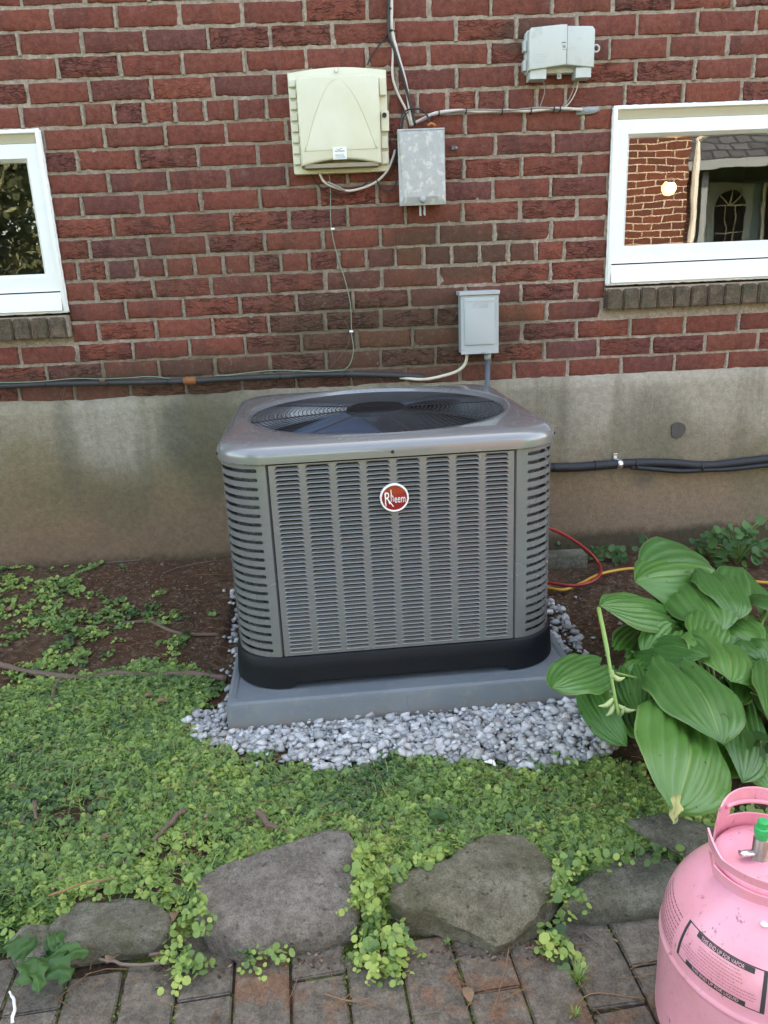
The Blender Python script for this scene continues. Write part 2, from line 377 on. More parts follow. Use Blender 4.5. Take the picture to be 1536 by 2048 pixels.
def mk_leafstuff(name, ramp, rough=.45, tr=.35):
    t = NT(name); k = t.attr('tone')
    c = t.ramp(k, ramp)
    c = t.hsv(c, v=t.math('ADD', .85, t.math('MULTIPLY', t.noise(t.pos(), 200, 2), .3)))
    t.fin(c, rough, spec=.35)
    d = t.n('ShaderNodeBsdfTranslucent'); t.put(d.inputs[0], c)
    mx = t.n('ShaderNodeMixShader'); mx.inputs[0].default_value = tr
    t.t.links.new(t.b.outputs[0], mx.inputs[1]); t.t.links.new(d.outputs[0], mx.inputs[2]); t.t.links.new(mx.outputs[0], t.out.inputs[0])
    return t.m
M['cover'] = mk_leafstuff('creeping_leaves', [(0, (.050,.105,.048)), (.25, (.110,.205,.075)), (.5, (.190,.315,.098)), (.75, (.275,.41,.115)), (.9, (.34,.47,.12)), (1, (.42,.53,.15))])
M['weed'] = mk_leafstuff('weed_leaf', [(0, (.03,.085,.03)), (.5, (.06,.15,.045)), (1, (.11,.24,.07))])
M['stem'] = plain('green_stem', (.16,.25,.06), .5, 0, .2)
M['dry'] = plain('dry_leaf', (.22,.14,.085), .8, 0, .5, .002, 60)
M['needle'] = plain('pine_needle', (.25,.135,.065), .7, 0, .4)
M['bark'] = plain('root_bark', (.145,.098,.075), .9, 0, .4, .004, 70)
M['twig'] = plain('grey_twig', (.17,.13,.11), .85, 0, .4, .002, 80)
M['treeleaf'] = mk_leafstuff('tree_leaves', [(0, (.06,.08,.05)), (.5, (.15,.185,.11)), (1, (.32,.36,.24))])
def mk_hosta():
    t = NT('hosta_leaf'); s_ = t.attr('across'); r = t.rand(); u = t.attr('along')
    base = t.mix(r, (.048,.165,.034), (.095,.250,.048))
    # veins: darker thin lines at constant offset from the midrib
    v = t.math('ABSOLUTE', t.math('SINE', t.math('MULTIPLY', s_, PI*8)))
    vein = t.math('MULTIPLY', t.step(v, .26, 0), .22)
    c = t.mix(vein, base, (.035,.115,.030))
    mid = t.step(t.math('ABSOLUTE', s_), .03, .012)
    c = t.mix(t.math('MULTIPLY', mid, .8), c, (.22,.36,.10))
    n = t.noise(t.obj(), 18, 5, .6)
    c = t.hsv(c, v=t.math('ADD', .78, t.math('MULTIPLY', n, .44)))
    hole = t.math('MULTIPLY', t.step(t.noise(t.obj(), 62, 3, .55), .685, .70), 1)
    c = t.mix(hole, c, (.03,.02,.01))
    edge = t.step(t.math('ABSOLUTE', s_), .965, .985)
    c = t.mix(t.math('MULTIPLY', edge, .5), c, (.25,.33,.12))
    fine = t.noise(t.obj(), 420, 3, .6)
    t.fin(c, t.math('ADD', .24, t.math('MULTIPLY', n, .18)), t.bump(fine, .0006), spec=.6)
    d = t.n('ShaderNodeBsdfTranslucent'); t.put(d.inputs[0], t.mix(.5, c, (.12,.30,.03)))
    mx = t.n('ShaderNodeMixShader'); mx.inputs[0].default_value = .22
    t.t.links.new(t.b.outputs[0], mx.inputs[1]); t.t.links.new(d.outputs[0], mx.inputs[2]); t.t.links.new(mx.outputs[0], t.out.inputs[0])
    return t.m
M['hosta'] = mk_hosta()
M['hosta_stem'] = plain('hosta_stem', (.20,.33,.08), .45, 0, .15)
M['pod'] = plain('pale_seed_pod', (.40,.50,.22), .5, 0, .2)
M['yellowleaf'] = plain('withered_yellow_leaf', (.42,.42,.17), .7, 0, .35, .002, 60, dirt=(.16,.10,.04))
def mk_paver():
    t = NT('paver'); p = t.pos(); r = t.rand()
    a = t.noise(p, 28, 7, .75, w=t.math('MULTIPLY', r, 5)); f = t.noise(p, 240, 4, .8)
    c = t.ramp(a, [(.3, (.088,.077,.062)), (.5, (.165,.146,.120)), (.7, (.26,.225,.18))])
    warm = t.math('MULTIPLY', t.step(t.noise(p, 13, 4, .65, w=t.math('MULTIPLY', r, 9)), .48, .60), t.step(r, .15, .85))
    c = t.mix(t.math('MULTIPLY', warm, .8), c, (.23,.125,.078))
    c = t.mix(t.math('MULTIPLY', t.step(t.noise(p, 120, 4, .7), .58, .70), .4), c, (.24,.215,.18))
    c = t.hsv(c, v=t.math('ADD', .66, t.math('MULTIPLY', t.math('ADD', t.grain(p, 260), t.grain(p, 80, 6)), .36)))
    return t.fin(c, .9, t.bump(t.math('ADD', t.math('MULTIPLY', a, 2), f), .0045), spec=.2)
M['paver'] = mk_paver()
def mk_jointmoss():
    t = NT('joint_moss'); p = t.pos()
    k = t.step(t.noise(p, 9, 4, .6), .45, .6)
    g = t.ramp(t.noise(p, 150, 4, .7), [(.3, (.030,.045,.012)), (.7, (.11,.15,.035))])
    s_ = t.ramp(t.noise(p, 120, 4, .7), [(.3, (.020,.015,.011)), (.7, (.085,.062,.045))])
    return t.fin(t.mix(k, s_, g), .95, t.bump(t.noise(p, 200, 4, .7), .006), spec=.1)
M['jmoss'] = mk_jointmoss()
M['mossclump'] = mk_leafstuff('moss', [(0, (.04,.06,.014)), (1, (.16,.22,.05))], .8, .1)
def mk_farbrick():
    t = NT('distant_brick'); g = t.n('ShaderNodeTexBrick')
    sep = t.n('ShaderNodeSeparateXYZ'); t.put(sep.inputs[0], t.pos())
    cm = t.n('ShaderNodeCombineXYZ'); t.put(cm.inputs[0], t.math('ADD', sep.outputs[0], sep.outputs[1])); t.put(cm.inputs[1], sep.outputs[2])
    t.put(g.inputs['Vector'], cm.outputs[0]); g.inputs['Scale'].default_value = 1
    g.inputs['Brick Width'].default_value = .2135; g.inputs['Row Height'].default_value = .074; g.inputs['Mortar Size'].default_value = .006
    g.inputs['Color1'].default_value = (.165,.050,.036,1); g.inputs['Color2'].default_value = (.10,.034,.028,1); g.inputs['Mortar'].default_value = (.5,.45,.38,1)
    return t.fin(g.outputs[0], .9)
M['farbrick'] = mk_farbrick()
M['shingle'] = plain('grey_shingles', (.032,.038,.050), .85, 0, .4, .006, 12)
def mk_shingle():
    t = NT('grey_shingle_courses'); g = t.n('ShaderNodeTexBrick'); sep = t.n('ShaderNodeSeparateXYZ'); t.put(sep.inputs[0], t.pos())
    cm = t.n('ShaderNodeCombineXYZ'); t.put(cm.inputs[0], sep.outputs[0]); t.put(cm.inputs[1], sep.outputs[1]); t.put(g.inputs['Vector'], cm.outputs[0])
    g.inputs['Scale'].default_value = 1; g.inputs['Brick Width'].default_value = .3; g.inputs['Row Height'].default_value = .22; g.inputs['Mortar Size'].default_value = .022
    g.inputs['Color1'].default_value = (.030,.038,.052,1); g.inputs['Color2'].default_value = (.055,.066,.085,1); g.inputs['Mortar'].default_value = (.008,.009,.012,1)
    return t.fin(g.outputs[0], .85)
M['shingle'] = mk_shingle()
M['white'] = plain('white_paint', (.80,.80,.79), .5, 0, .05)
M['bluewall'] = plain('pale_blue_siding', (.17,.26,.34), .6)
M['barktree'] = plain('tree_bark', (.09,.065,.045), .95, 0, .4, .01, 20)

# ------------------------------------------------------------------ mesh helpers
def tag(o, label=None, cat=None, group=None, kind=None):
    if label: o['label'] = label
    if cat: o['category'] = cat
    if group: o['group'] = group
    if kind: o['kind'] = kind
    return o
def thing(name, label, cat, loc=(0,0,0), rz=0, group=None):
    o = bpy.data.objects.new(name, None); COL.objects.link(o); o.empty_display_size = .05
    o.location = loc; o.rotation_euler = (0, 0, rz)
    return tag(o, label, cat, group)
def link(name, me, mat, parent=None, smooth=False):
    if mat and not me.materials: me.materials.append(M[mat] if isinstance(mat, str) else mat)
    if smooth: me.shade_smooth()
    o = bpy.data.objects.new(name, me); COL.objects.link(o)
    if parent is not None: o.parent = parent
    return o
class MB:
    def __init__(s): s.v = []; s.f = []
    def add(s, vs, fs):
        k = len(s.v); s.v += [tuple(v) for v in vs]; s.f += [tuple(i+k for i in f) for f in fs]; return s
    def box(s, x0, x1, y0, y1, z0, z1, bev=0):
        if bev <= 0:
            vs = [(x, y, z) for x in (x0, x1) for y in (y0, y1) for z in (z0, z1)]
            return s.add(vs, [(0,1,3,2),(4,6,7,5),(0,4,5,1),(2,3,7,6),(0,2,6,4),(1,5,7,3)])
        bm = bmesh.new(); bmesh.ops.create_cube(bm, size=1)
        for v in bm.verts:
            v.co = Vector(((x0+x1)/2+v.co.x*(x1-x0), (y0+y1)/2+v.co.y*(y1-y0), (z0+z1)/2+v.co.z*(z1-z0)))
        bmesh.ops.bevel(bm, geom=list(bm.edges), offset=bev, segments=2, affect='EDGES', profile=.6)
        s.bm(bm); return s
    def bm(s, bm, mat=None):
        bm.verts.index_update()
        s.add([(mat @ v.co if mat else v.co) for v in bm.verts], [[v.index for v in f.verts] for f in bm.faces]); bm.free(); return s
    def tube(s, pts, r, n=8, cap=True):
        P = [Vector(p) for p in pts]; rr = r if isinstance(r, (list, tuple)) else [r]*len(P)
        T = [(P[min(i+1, len(P)-1)]-P[max(i-1, 0)]).normalized() for i in range(len(P))]
        up = Vector((0, 0, 1)) if abs(T[0].z) < .9 else Vector((1, 0, 0)); a = T[0].cross(up).normalized()
        vs = []
        for p, t, q in zip(P, T, rr):
            a = (a - t*a.dot(t)).normalized(); b = t.cross(a)
            vs += [p + (a*math.cos(2*PI*k/n) + b*math.sin(2*PI*k/n))*q for k in range(n)]
        fs = [(i*n+k, i*n+(k+1) % n, (i+1)*n+(k+1) % n, (i+1)*n+k) for i in range(len(P)-1) for k in range(n)]
        if cap: fs += [tuple(range(n))[::-1], tuple((len(P)-1)*n+k for k in range(n))]
        return s.add(vs, fs)
    def lathe(s, prof, n=48, c=(0,0,0), a0=0, a1=2*PI):
        full = abs(a1-a0-2*PI) < 1e-6; m_ = n if full else n+1
        vs = [(c[0]+r*math.cos(a0+(a1-a0)*k/n), c[1]+r*math.sin(a0+(a1-a0)*k/n), c[2]+z) for r, z in prof for k in range(m_)]
        fs = [(i*m_+k, i*m_+(k+1) % m_, (i+1)*m_+(k+1) % m_, (i+1)*m_+k) for i in range(len(prof)-1) for k in range(n)]
        return s.add(vs, fs)
    def prism(s, poly, y0, y1, bev=0):
        """polygon in x,z pulled from y0 (wall side) to y1 (room side), front edge bevelled"""
        bm = bmesh.new(); vs = [bm.verts.new((x, y1, z)) for x, z in poly]
        f = bm.faces.new(vs)
        r = bmesh.ops.extrude_face_region(bm, geom=[f]); nv = [g for g in r['geom'] if isinstance(g, bmesh.types.BMVert)]
        for v in nv: v.co.y = y0
        bm.normal_update(); bmesh.ops.recalc_face_normals(bm, faces=bm.faces)
        if bev > 0:
            es = [e for e in bm.edges if all(abs(v.co.y-y1) < 1e-6 for v in e.verts)]
            bmesh.ops.bevel(bm, geom=es, offset=bev, segments=3, affect='EDGES', profile=.5)
        s.bm(bm); return s
    def mesh(s, name='mesh'):
        me = bpy.data.meshes.new(name); me.from_pydata(s.v, [], s.f); me.update(); return me
    def build(s, name, mat, parent=None, smooth=False, angle=None):
        me = s.mesh(name)
        o = link(name, me, mat, parent, smooth)
        if angle: soften(me, angle)
        return o
def soften(me, deg=35):
    """smooth faces but keep edges sharper than deg"""
    bm = bmesh.new(); bm.from_mesh(me)
    for f in bm.faces: f.smooth = True
    for e in bm.edges: e.smooth = len(e.link_faces) == 2 and e.calc_face_angle(0) < math.radians(deg)
    bm.to_mesh(me); bm.free()
def rrect(x0, x1, z0, z1, r, n=5):
    out = []
    for cx, cz, a in ((x1-r, z1-r, 0), (x0+r, z1-r, 90), (x0+r, z0+r, 180), (x1-r, z0+r, 270)):
        for k in range(n+1):
            t = math.radians(a+90*k/n); out.append((cx+r*math.cos(t), cz+r*math.sin(t)))
    return out
def smooth_path(pts, k=8):
    P = [Vector(p) for p in pts]; P = [P[0]*2-P[1]] + P + [P[-1]*2-P[-2]]; out = []
    for i in range(1, len(P)-2):
        a, b, c, d = P[i-1:i+3]
        for j in range(k):
            t = j/k
            out.append(.5*((2*b)+(c-a)*t+(2*a-5*b+4*c-d)*t*t+(3*b-a-3*c+d)*t**3))
    out.append(P[-2]); return out
def text_mesh(body, size=1, extrude=.0005, sx=1, align='CENTER', shear=0):
    c = bpy.data.curves.new('lettering', 'FONT'); c.body = body; c.size = size; c.extrude = extrude; c.align_x = align; c.align_y = 'CENTER'
    c.resolution_u = 3; c.shear = shear
    o = bpy.data.objects.new('lettering', c); COL.objects.link(o)
    me = bpy.data.meshes.new_from_object(o.evaluated_get(bpy.context.evaluated_depsgraph_get()))
    bpy.data.objects.remove(o)
    for v in me.vertices: v.co.x *= sx
    me.materials.clear(); return me
ROT_WALL = Matrix.Rotation(PI/2, 4, 'X')       # text in the x,z plane, read from -y
def put_text(name, body, loc, size, mat, parent=None, **kw):
    me = text_mesh(body, size, **kw); me.transform(Matrix.Translation(loc) @ ROT_WALL)
    return link(name, me, mat, parent)
def fast_mesh(name, V, F, tone=None, smooth=True):
    """numpy verts (n,3) and faces (m,k)"""
    me = bpy.data.meshes.new(name); k = F.shape[1]
    me.vertices.add(len(V)); me.vertices.foreach_set('co', V.astype(np.float32).ravel())
    me.loops.add(F.size); me.loops.foreach_set('vertex_index', F.astype(np.int32).ravel())
    me.polygons.add(len(F)); me.polygons.foreach_set('loop_start', np.arange(0, F.size, k, dtype=np.int32))
    if smooth: me.polygons.foreach_set('use_smooth', np.ones(len(F), dtype=bool))
    me.update(calc_edges=True)
    if tone is not None:
        a = me.attributes.new('tone', 'FLOAT', 'POINT'); a.data.foreach_set('value', tone.astype(np.float32))
    return me
def inpoly(x, y, P):
    x = np.asarray(x); y = np.asarray(y); r = np.zeros(x.shape, bool); n = len(P)
    for i in range(n):
        x0, y0 = P[i][:2]; x1, y1 = P[(i+1) % n][:2]
        c = ((y0 > y) != (y1 > y)) & (x < (x1-x0)*(y-y0)/(y1-y0+1e-12)+x0); r ^= c
    return r
def nz(x, y, s=1, o=0): return noise.noise(Vector((x*s, y*s, o)))

# ------------------------------------------------------------------ ground
def hgt(x, y):
    sm = lambda a, b, t: (lambda u: u*u*(3-2*u))(min(1, max(0, (t-a)/(b-a))))
    wall = .060 + (-.075)*sm(.9, 1.7, x) + .03*sm(2.2, 3.2, x)
    h = wall*sm(-.9, -.05, y)
    h += -.03*sm(-1.3, -1.75, y)
    h += -.115*sm(-1.72, -1.86, y) if y < -1.72 else 0
    damp = 1 if y > -1.78 else .15
    h += damp*(.010*nz(x, y, 4) + .006*nz(x, y, 13, 3) + .003*nz(x, y, 40, 5))
    if .6 < x < 1.72 and -1.28 < y < -.1: h = min(h, .0) - .004
    return h
def build_ground():
    def axis(lo, hi, step, far):
        a = list(np.arange(lo, hi+1e-6, step)); g = step
        b = [a[0]]
        while b[-1] > -far: g *= 1.35; b.append(b[-1]-g)
        g = step; c = [a[-1]]
        while c[-1] < far: g *= 1.35; c.append(c[-1]+g)
        return np.array(b[:0:-1] + a + c[1:])
    X = axis(-.7, 3.3, .014, 60); Y = axis(-2.4, .03, .014, 60)
    V = np.array([(x, y, hgt(x, y)) for y in Y for x in X]); nx = len(X)
    i = np.arange(len(Y)-1)[:, None]*nx + np.arange(nx-1)[None]
    F = np.stack([i, i+1, i+nx+1, i+nx], -1).reshape(-1, 4)
    o = link('ground', fast_mesh('ground', V, F), 'soil'); tag(o, kind='structure')
build_ground()

# ------------------------------------------------------------------ brick house
U, VC = .2135, .0740
ROWOFF = {-9:.0, -8:-.095, -7:.01, -6:-.09, -5:.0248, -4:-.0939, -3:-.0046, -2:-.1001, -1:-.0019, 0:-.0369, 1:.0266, 2:-.0789, 3:.0201, 4:-.0857, 5:.0147, 6:-.0806, 7:-.0282, 8:-.0805, 9:.0208, 10:-.0917, 11:.0274, 12:-.098, 13:-.0025}
def rowz(k): return 1.80-(k+1)*VC
house = thing('brick_house', 'red brick house wall with grey rendered foundation and two white basement windows', 'house', (0, 0, 0))
RW = dict(x0=2.056, x1=3.05, z0=1.078, z1=1.686)      # right opening
LW = dict(x0=-.98, x1=.022, z0=1.068, z1=1.681)      # left opening
SILL_H = .095
def brick_mesh(seed, wd=U-.0100, ht=VC-.0092):
    r = random.Random(seed); n = []
    nx, nzz = 7, 2
    for k in range(nx): n.append((-wd/2+wd*k/nx, -ht/2))
    for k in range(nzz): n.append((wd/2, -ht/2+ht*k/nzz))
    for k in range(nx): n.append((wd/2-wd*k/nx, ht/2))
    for k in range(nzz): n.append((-wd/2, ht/2-ht*k/nzz))
    j = lambda a: r.uniform(-a, a)
    outer = [(x+j(.0022), .010, z+j(.0016)) for x, z in n]
    mid = [(x*(1-.004/wd*2)+j(.001), .0025+j(.0012), z*(1-.0022/ht*2)+j(.0006)) for x, _, z in outer]
    inn = [(x*(1-.011/wd*2), .0+j(.0009), z*(1-.009/ht*2)) for x, _, z in mid]
    back = [(x, .05, z) for x, _, z in outer]
    L = len(n); vs = back+outer+mid+inn; fs = []
    for q in range(3):
        fs += [(q*L+i, q*L+(i+1) % L, (q+1)*L+(i+1) % L, (q+1)*L+i) for i in range(L)]
    fs.append(tuple(3*L+i for i in range(L)))
    me = MB().add(vs, fs).mesh('brick')
    me.materials.append(M['brick']); soften(me, 50); return me
STR = [brick_mesh(i) for i in range(14)]; HED = [brick_mesh(50+i, U/2-.0100) for i in range(8)]
def spans():
    out = []
    for k in range(-9, 14):
        z = rowz(k); o = ROWOFF[k]
        if k in (0, 7):
            xa = -1.6 + o - (-1.6 % 1)*0
            i0 = math.floor(-1.6/U); x = o + i0*U
            lo, hi = (.165, 1.86) if k == 0 else (.24, 1.86)
            if k == 7: lo = .02
            while x < 4.2:
                if lo-.05 < x < hi: out.append((k, x, x+U/2)); x += U/2
                else: out.append((k, x, x+U)); x += U
        else:
            x = o + math.floor(-1.6/U)*U
            while x < 4.2: out.append((k, x, x+U)); x += U
    return out
def clip(k, a, b):
    z = rowz(k); segs = [(a, b)]
    for Wd in (RW, LW):
        lo = Wd['z0']-SILL_H
        if z+VC*.3 > lo and z-VC*.3 < Wd['z1']:
            res = []
            for s, e in segs:
                if e <= Wd['x0'] or s >= Wd['x1']: res.append((s, e)); continue
                if s < Wd['x0']-.03: res.append((s, Wd['x0']+.004))
                if e > Wd['x1']+.03: res.append((Wd['x1']-.004, e))
            segs = res
    return segs
nb = 0; stuff = MB()
for k, a, b in spans():
    for s, e in clip(k, a, b):
        wd = e-s
        if wd < .035: continue
        cx, z = (s+e)/2, rowz(k)
        inside = -.42 < cx+wd/2 and cx-wd/2 < 2.78 and z < 2.10
        head = wd < U*.62
        me = random.choice(HED if head else STR); full = (U/2 if head else U)
        sx = (wd-.0100)/(full-.0100)
        loc = (cx+random.uniform(-.001, .001), random.uniform(-.0015, .0015), z+random.uniform(-.0012, .0012))
        if inside:
            o = link('brick', me, None, house); o.location = loc; o.scale = (sx, 1, 1)
            o.rotation_euler = (0, random.uniform(-.006, .006), 0); nb += 1
        else:
            stuff.box(loc[0]-wd/2+.006, loc[0]+wd/2-.006, .0, .05, z-VC/2+.006, z+VC/2-.006)
print('bricks', nb)
tag(stuff.build('brick_courses', 'brick', house), 'brick courses outside the picture', kind='stuff')
# mortar sheet, really uneven so that the joints are ragged
def mortar():
    X = np.arange(-1.6, 4.21, .0095); Z = np.arange(.70, 2.52, .0085); nx = len(X)
    V = []
    for z in Z:
        for x in X:
            y = .0058 + .0045*noise.noise(Vector((x*38, z*38, 0))) + .0030*noise.noise(Vector((x*95, z*95, 4)))
            V.append((x, y, z))
    V = np.array(V); i = np.arange(len(Z)-1)[:, None]*nx + np.arange(nx-1)[None]
    F = np.stack([i, i+1, i+nx+1, i+nx], -1).reshape(-1, 4)
    c = V[F].mean(1); keep = np.ones(len(F), bool)
    for Wd in (RW, LW):
        keep &= ~((c[:, 0] > Wd['x0']) & (c[:, 0] < Wd['x1']) & (c[:, 2] > Wd['z0']-SILL_H+.01) & (c[:, 2] < Wd['z1']))
    link('mortar', fast_mesh('mortar', V, F[keep]), 'mortar', house)
mortar()
# foundation render with a ragged top edge
def squeeze():
    g = random.Random(77); mb = MB()
    for k, a, b_ in spans():
        z = rowz(k)
        if not (-.45 < a < 2.8 and z < 2.1) or any(W_['x0']-.02 < a < W_['x1']+.02 and W_['z0']-.10 < z < W_['z1']+.02 for W_ in (RW, LW)): continue
        if g.random() < .25: continue
        n = 11; f = g.uniform(.5, 1.25); o_ = g.uniform(-.0025, .0025); vs = []
        for i in range(n):
            zz = z-VC/2+.003+(VC-.006)*i/(n-1)
            wl = .0045+f*.0058*abs(noise.noise(Vector((a*9, zz*70, 1))))*1.6; wr = .0045+f*.0058*abs(noise.noise(Vector((a*9, zz*70, 9))))*1.6
            p_ = -.0010-.0022*f*(.6+noise.noise(Vector((a*7, zz*90, 4))))
            for x_, y_ in ((-wl, .006), (-wl*.8, p_*.3), (-wl*.2, p_), (wr*.3, p_*.8), (wr*.8, p_*.2), (wr, .006)): vs.append((a+o_+x_+g.uniform(-.0006, .0006), y_+g.uniform(-.0005, .0005), zz))
        mb.add(vs, [(i*6+j, i*6+j+1, (i+1)*6+j+1, (i+1)*6+j) for i in range(n-1) for j in range(5)])
    tag(mb.build('squeezed_mortar', 'mortar', house, True), kind='stuff')
squeeze()
def foundation():
    ft = .7305
    X = np.arange(-1.6, 4.2, .02); n = len(X); rows = [-.3, -.1, 0, .04, .08, .12, .2, .3, .4, .5, .6, .68, ft]
    vs = []
    for j, z in enumerate(rows):
        for x in X:
            e = .006*nz(x, 0, 9, 2)+.005*nz(x, 0, 31, 7) if j == len(rows)-1 else 0
            if j == len(rows)-1: e += .016*max(0, nz(x, 5, 3.1, 1))
            vs.append((x, -.014+.003*nz(x, z, 6, 3), z+e))
    for x in X:
        e = .006*nz(x, 0, 9, 2)+.005*nz(x, 0, 31, 7)+.016*max(0, nz(x, 5, 3.1, 1)); vs.append((x, .012, ft+e+.006))
    R = len(rows)+1
    fs = [(j*n+i, j*n+i+1, (j+1)*n+i+1, (j+1)*n+i) for j in range(R-1) for i in range(n-1)]
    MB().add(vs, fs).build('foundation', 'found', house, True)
    # dark cement patch and rust scratch
    c = at(1355, 860, y=-.014); pts = [(c.x+.030*math.cos(a)*(1+.12*math.sin(3*a+1)), c.z+.036*math.sin(a)*(1+.1*math.cos(2*a))) for a in np.linspace(0, 2*PI, 22)[:-1]]
    MB().prism(pts, -.010, -.0195, .0015).build('cement_patch', plain('dark_cement', (.085,.075,.07), .9, 0, .2, .002, 90), house)
foundation()
# sides, upper wall, roof (real, casts the shade the photo is taken in)
b = MB(); HX0, HX1, HY = -5.0, 6.5, 8.0
b.box(HX0, -1.6, .001, .25, -.3, 5.2); b.box(4.18, HX1, .001, .25, -.3, 5.2); b.box(-1.6, 4.18, .001, .25, 2.5, 5.2)
b.box(HX0, HX0+.25, .25, HY, -.3, 5.2); b.box(HX1-.25, HX1, .25, HY, -.3, 5.2); b.box(HX0, HX1, HY, HY+.25, -.3, 5.2)
b.build('upper_wall', 'farbrick', house)
b = MB(); b.add([(HX0-.3, -.35, 5.15), (HX1+.3, -.35, 5.15), (HX1+.3, HY/2, 7.2), (HX0-.3, HY/2, 7.2), (HX0-.3, HY+.5, 5.15), (HX1+.3, HY+.5, 5.15)], [(0,1,2,3), (3,2,5,4), (0,3,4), (1,5,2), (0,4,5,1)])
b.build('roof', 'shingle', house)

# windows --------------------------------------------------------------
def window(Wd, vis, nm_label):
    x0, x1, z0, z1 = Wd['x0'], Wd['x1'], Wd['z0'], Wd['z1']
    wn_ = bpy.data.objects.new('window', None); COL.objects.link(wn_); wn_.parent = house; wn_['label'] = nm_label
    # brickmould / outer frame, four pieces mitred by butting
    zt = z1-.036; zb = z0+.070; xl, xr = x0+.014, x1-.014
    f = MB(); f.box(x0, xl, -.016, .09, z0, z1, .002); f.box(xr, x1, -.016, .09, z0, z1, .002)
    f.box(xl, xr, -.0158, .09, z1-.008, z1, .0015)
    f.build('frame', 'vinyl', wn_, angle=40)
    MB().add([(xl, -.006, z1-.008), (xr, -.006, z1-.008), (xr, .012, zt), (xl, .012, zt), (xl, .05, zt), (xr, .05, zt), (xl, .05, z1-.008), (xr, .05, z1-.008)],
             [(0,1,2,3), (3,2,5,4), (6,7,1,0)]).build('head_trim', 'cream_trim', wn_)
    # lower rail sloping like a sill
    g = MB(); g.add([(xl, -.004, z0), (xr, -.004, z0), (xr, -.022, z0+.004), (xl, -.022, z0+.004), (xr, -.012, zb-.002), (xl, -.012, zb-.002), (xr, .05, zb-.002), (xl, .05, zb-.002)],
          [(0,1,2,3), (3,2,4,5), (5,4,6,7)]); g.build('sill_rail', 'vinyl', wn_)
    # caulk bead, wavy
    ck = MB()
    for xx in (x0, x1):
        P = [(xx+.002*nz(z, xx, 60), -.006, z) for z in np.linspace(z0-.004, z1, 60)]
        ck.tube(P, [.0045+.0030*abs(nz(z, 3, 40)) for z in np.linspace(z0, z1, 60)], 6)
    for zz, off in ((z0-.002, 1), (z1+.002, 2)):
        XX = np.linspace(x0, x1, 110); ck.tube([(x, -.008, zz+.002*nz(x, off, 50)) for x in XX], [.004+.003*abs(nz(x, off+3, 33)) for x in XX], 6)
    ck.build('caulk', 'caulk', wn_, True)
    # sash ring with bevels
    sw_t, sw_s = .062, .058
    gx0, gx1, gz0, gz1 = xl+sw_s, xr-sw_s, zb+.066, zt-sw_t
    r = MB(); y0, y1 = .05, .004
    q0 = (xl+.003, xr-.003, zb+.003, zt-.003); q1 = (gx0-.012, gx1+.012, gz0-.012, gz1+.012); q2 = (gx0, gx1, gz0, gz1)
    def ring(a, ya, c, yc):
        A = [(a[0], ya, a[2]), (a[1], ya, a[2]), (a[1], ya, a[3]), (a[0], ya, a[3])]; C_ = [(c[0], yc, c[2]), (c[1], yc, c[2]), (c[1], yc, c[3]), (c[0], yc, c[3])]
        r.add(A+C_, [(i, (i+1) % 4, 4+(i+1) % 4, 4+i) for i in range(4)])
    ring(q0, y0, q0, y1); ring(q0, y1, q1, y1-.002); ring(q1, y1-.002, q2, y1+.016); ring(q2, y1+.016, q2, y0)
    r.build('sash', 'vinyl', wn_)
    MB().box(xl, xr, .02, .049, zb, zt).build('shadow_gap', 'gasket', wn_) if False else None
    gl = MB(); gl.add([(gx0-.001, .026, gz0-.001), (gx1+.001, .026, gz0-.001), (gx1+.001, .026, gz1+.001), (gx0-.001, .026, gz1+.001)], [(0,1,2,3)])
    gl.build('glass', 'glass', wn_)
    room = MB(); room.box(x0-.3, x1+.3, .12, 1.6, z0-.5, z1+.3); me = room.mesh('room')
    # open the room towards the window
    bm = bmesh.new(); bm.from_mesh(me)
    f_ = [f for f in bm.faces if abs(f.calc_center_median().y-.12) < 1e-4]; bmesh.ops.delete(bm, geom=f_, context='FACES'); bm.to_mesh(me); bm.free()
    link('room', me, 'room', wn_)
    # rowlock sill bricks
    x = x0-.004 if x0 > 0 else x1-.004-14*.0655+.068
    k = 0
    while x < x1-.02:
        if x > vis[0]-.1 and x < vis[1]+.05:
            rr = random.Random(int(x*1000)); wd = .0585
            a = z0-.006; bm = bmesh.new(); bmesh.ops.create_cube(bm, size=1)
            for v in bm.verts:
                yy = -.036 if v.co.y < 0 else .06
                zz = (a-.090 if v.co.z < 0 else (a-.016 if v.co.y < 0 else a+.006)) + rr.uniform(-.002, .002)
                v.co = Vector((x+wd/2+v.co.x*wd+rr.uniform(-.0015, .0015), yy+rr.uniform(-.002, .002), zz))
            bmesh.ops.bevel(bm, geom=list(bm.edges), offset=.005, segments=2, affect='EDGES')
            mb = MB().bm(bm); mb.build('sill_brick', 'sill', house, angle=50)
        x += .0655; k += 1
    ms = MB(); ms.box(x0-.004, x1, -.022, .06, z0-SILL_H+.002, z0-.014); ms.build('sill_mortar', 'mortar', house)
    return gx0, gx1, gz0, gz1
window(RW, (2.0, 2.78), 'wide white window with the lamp glow and neighbouring wall mirrored in it')
window(LW, (-.45, .05), 'white window at the left mirroring dark trees')

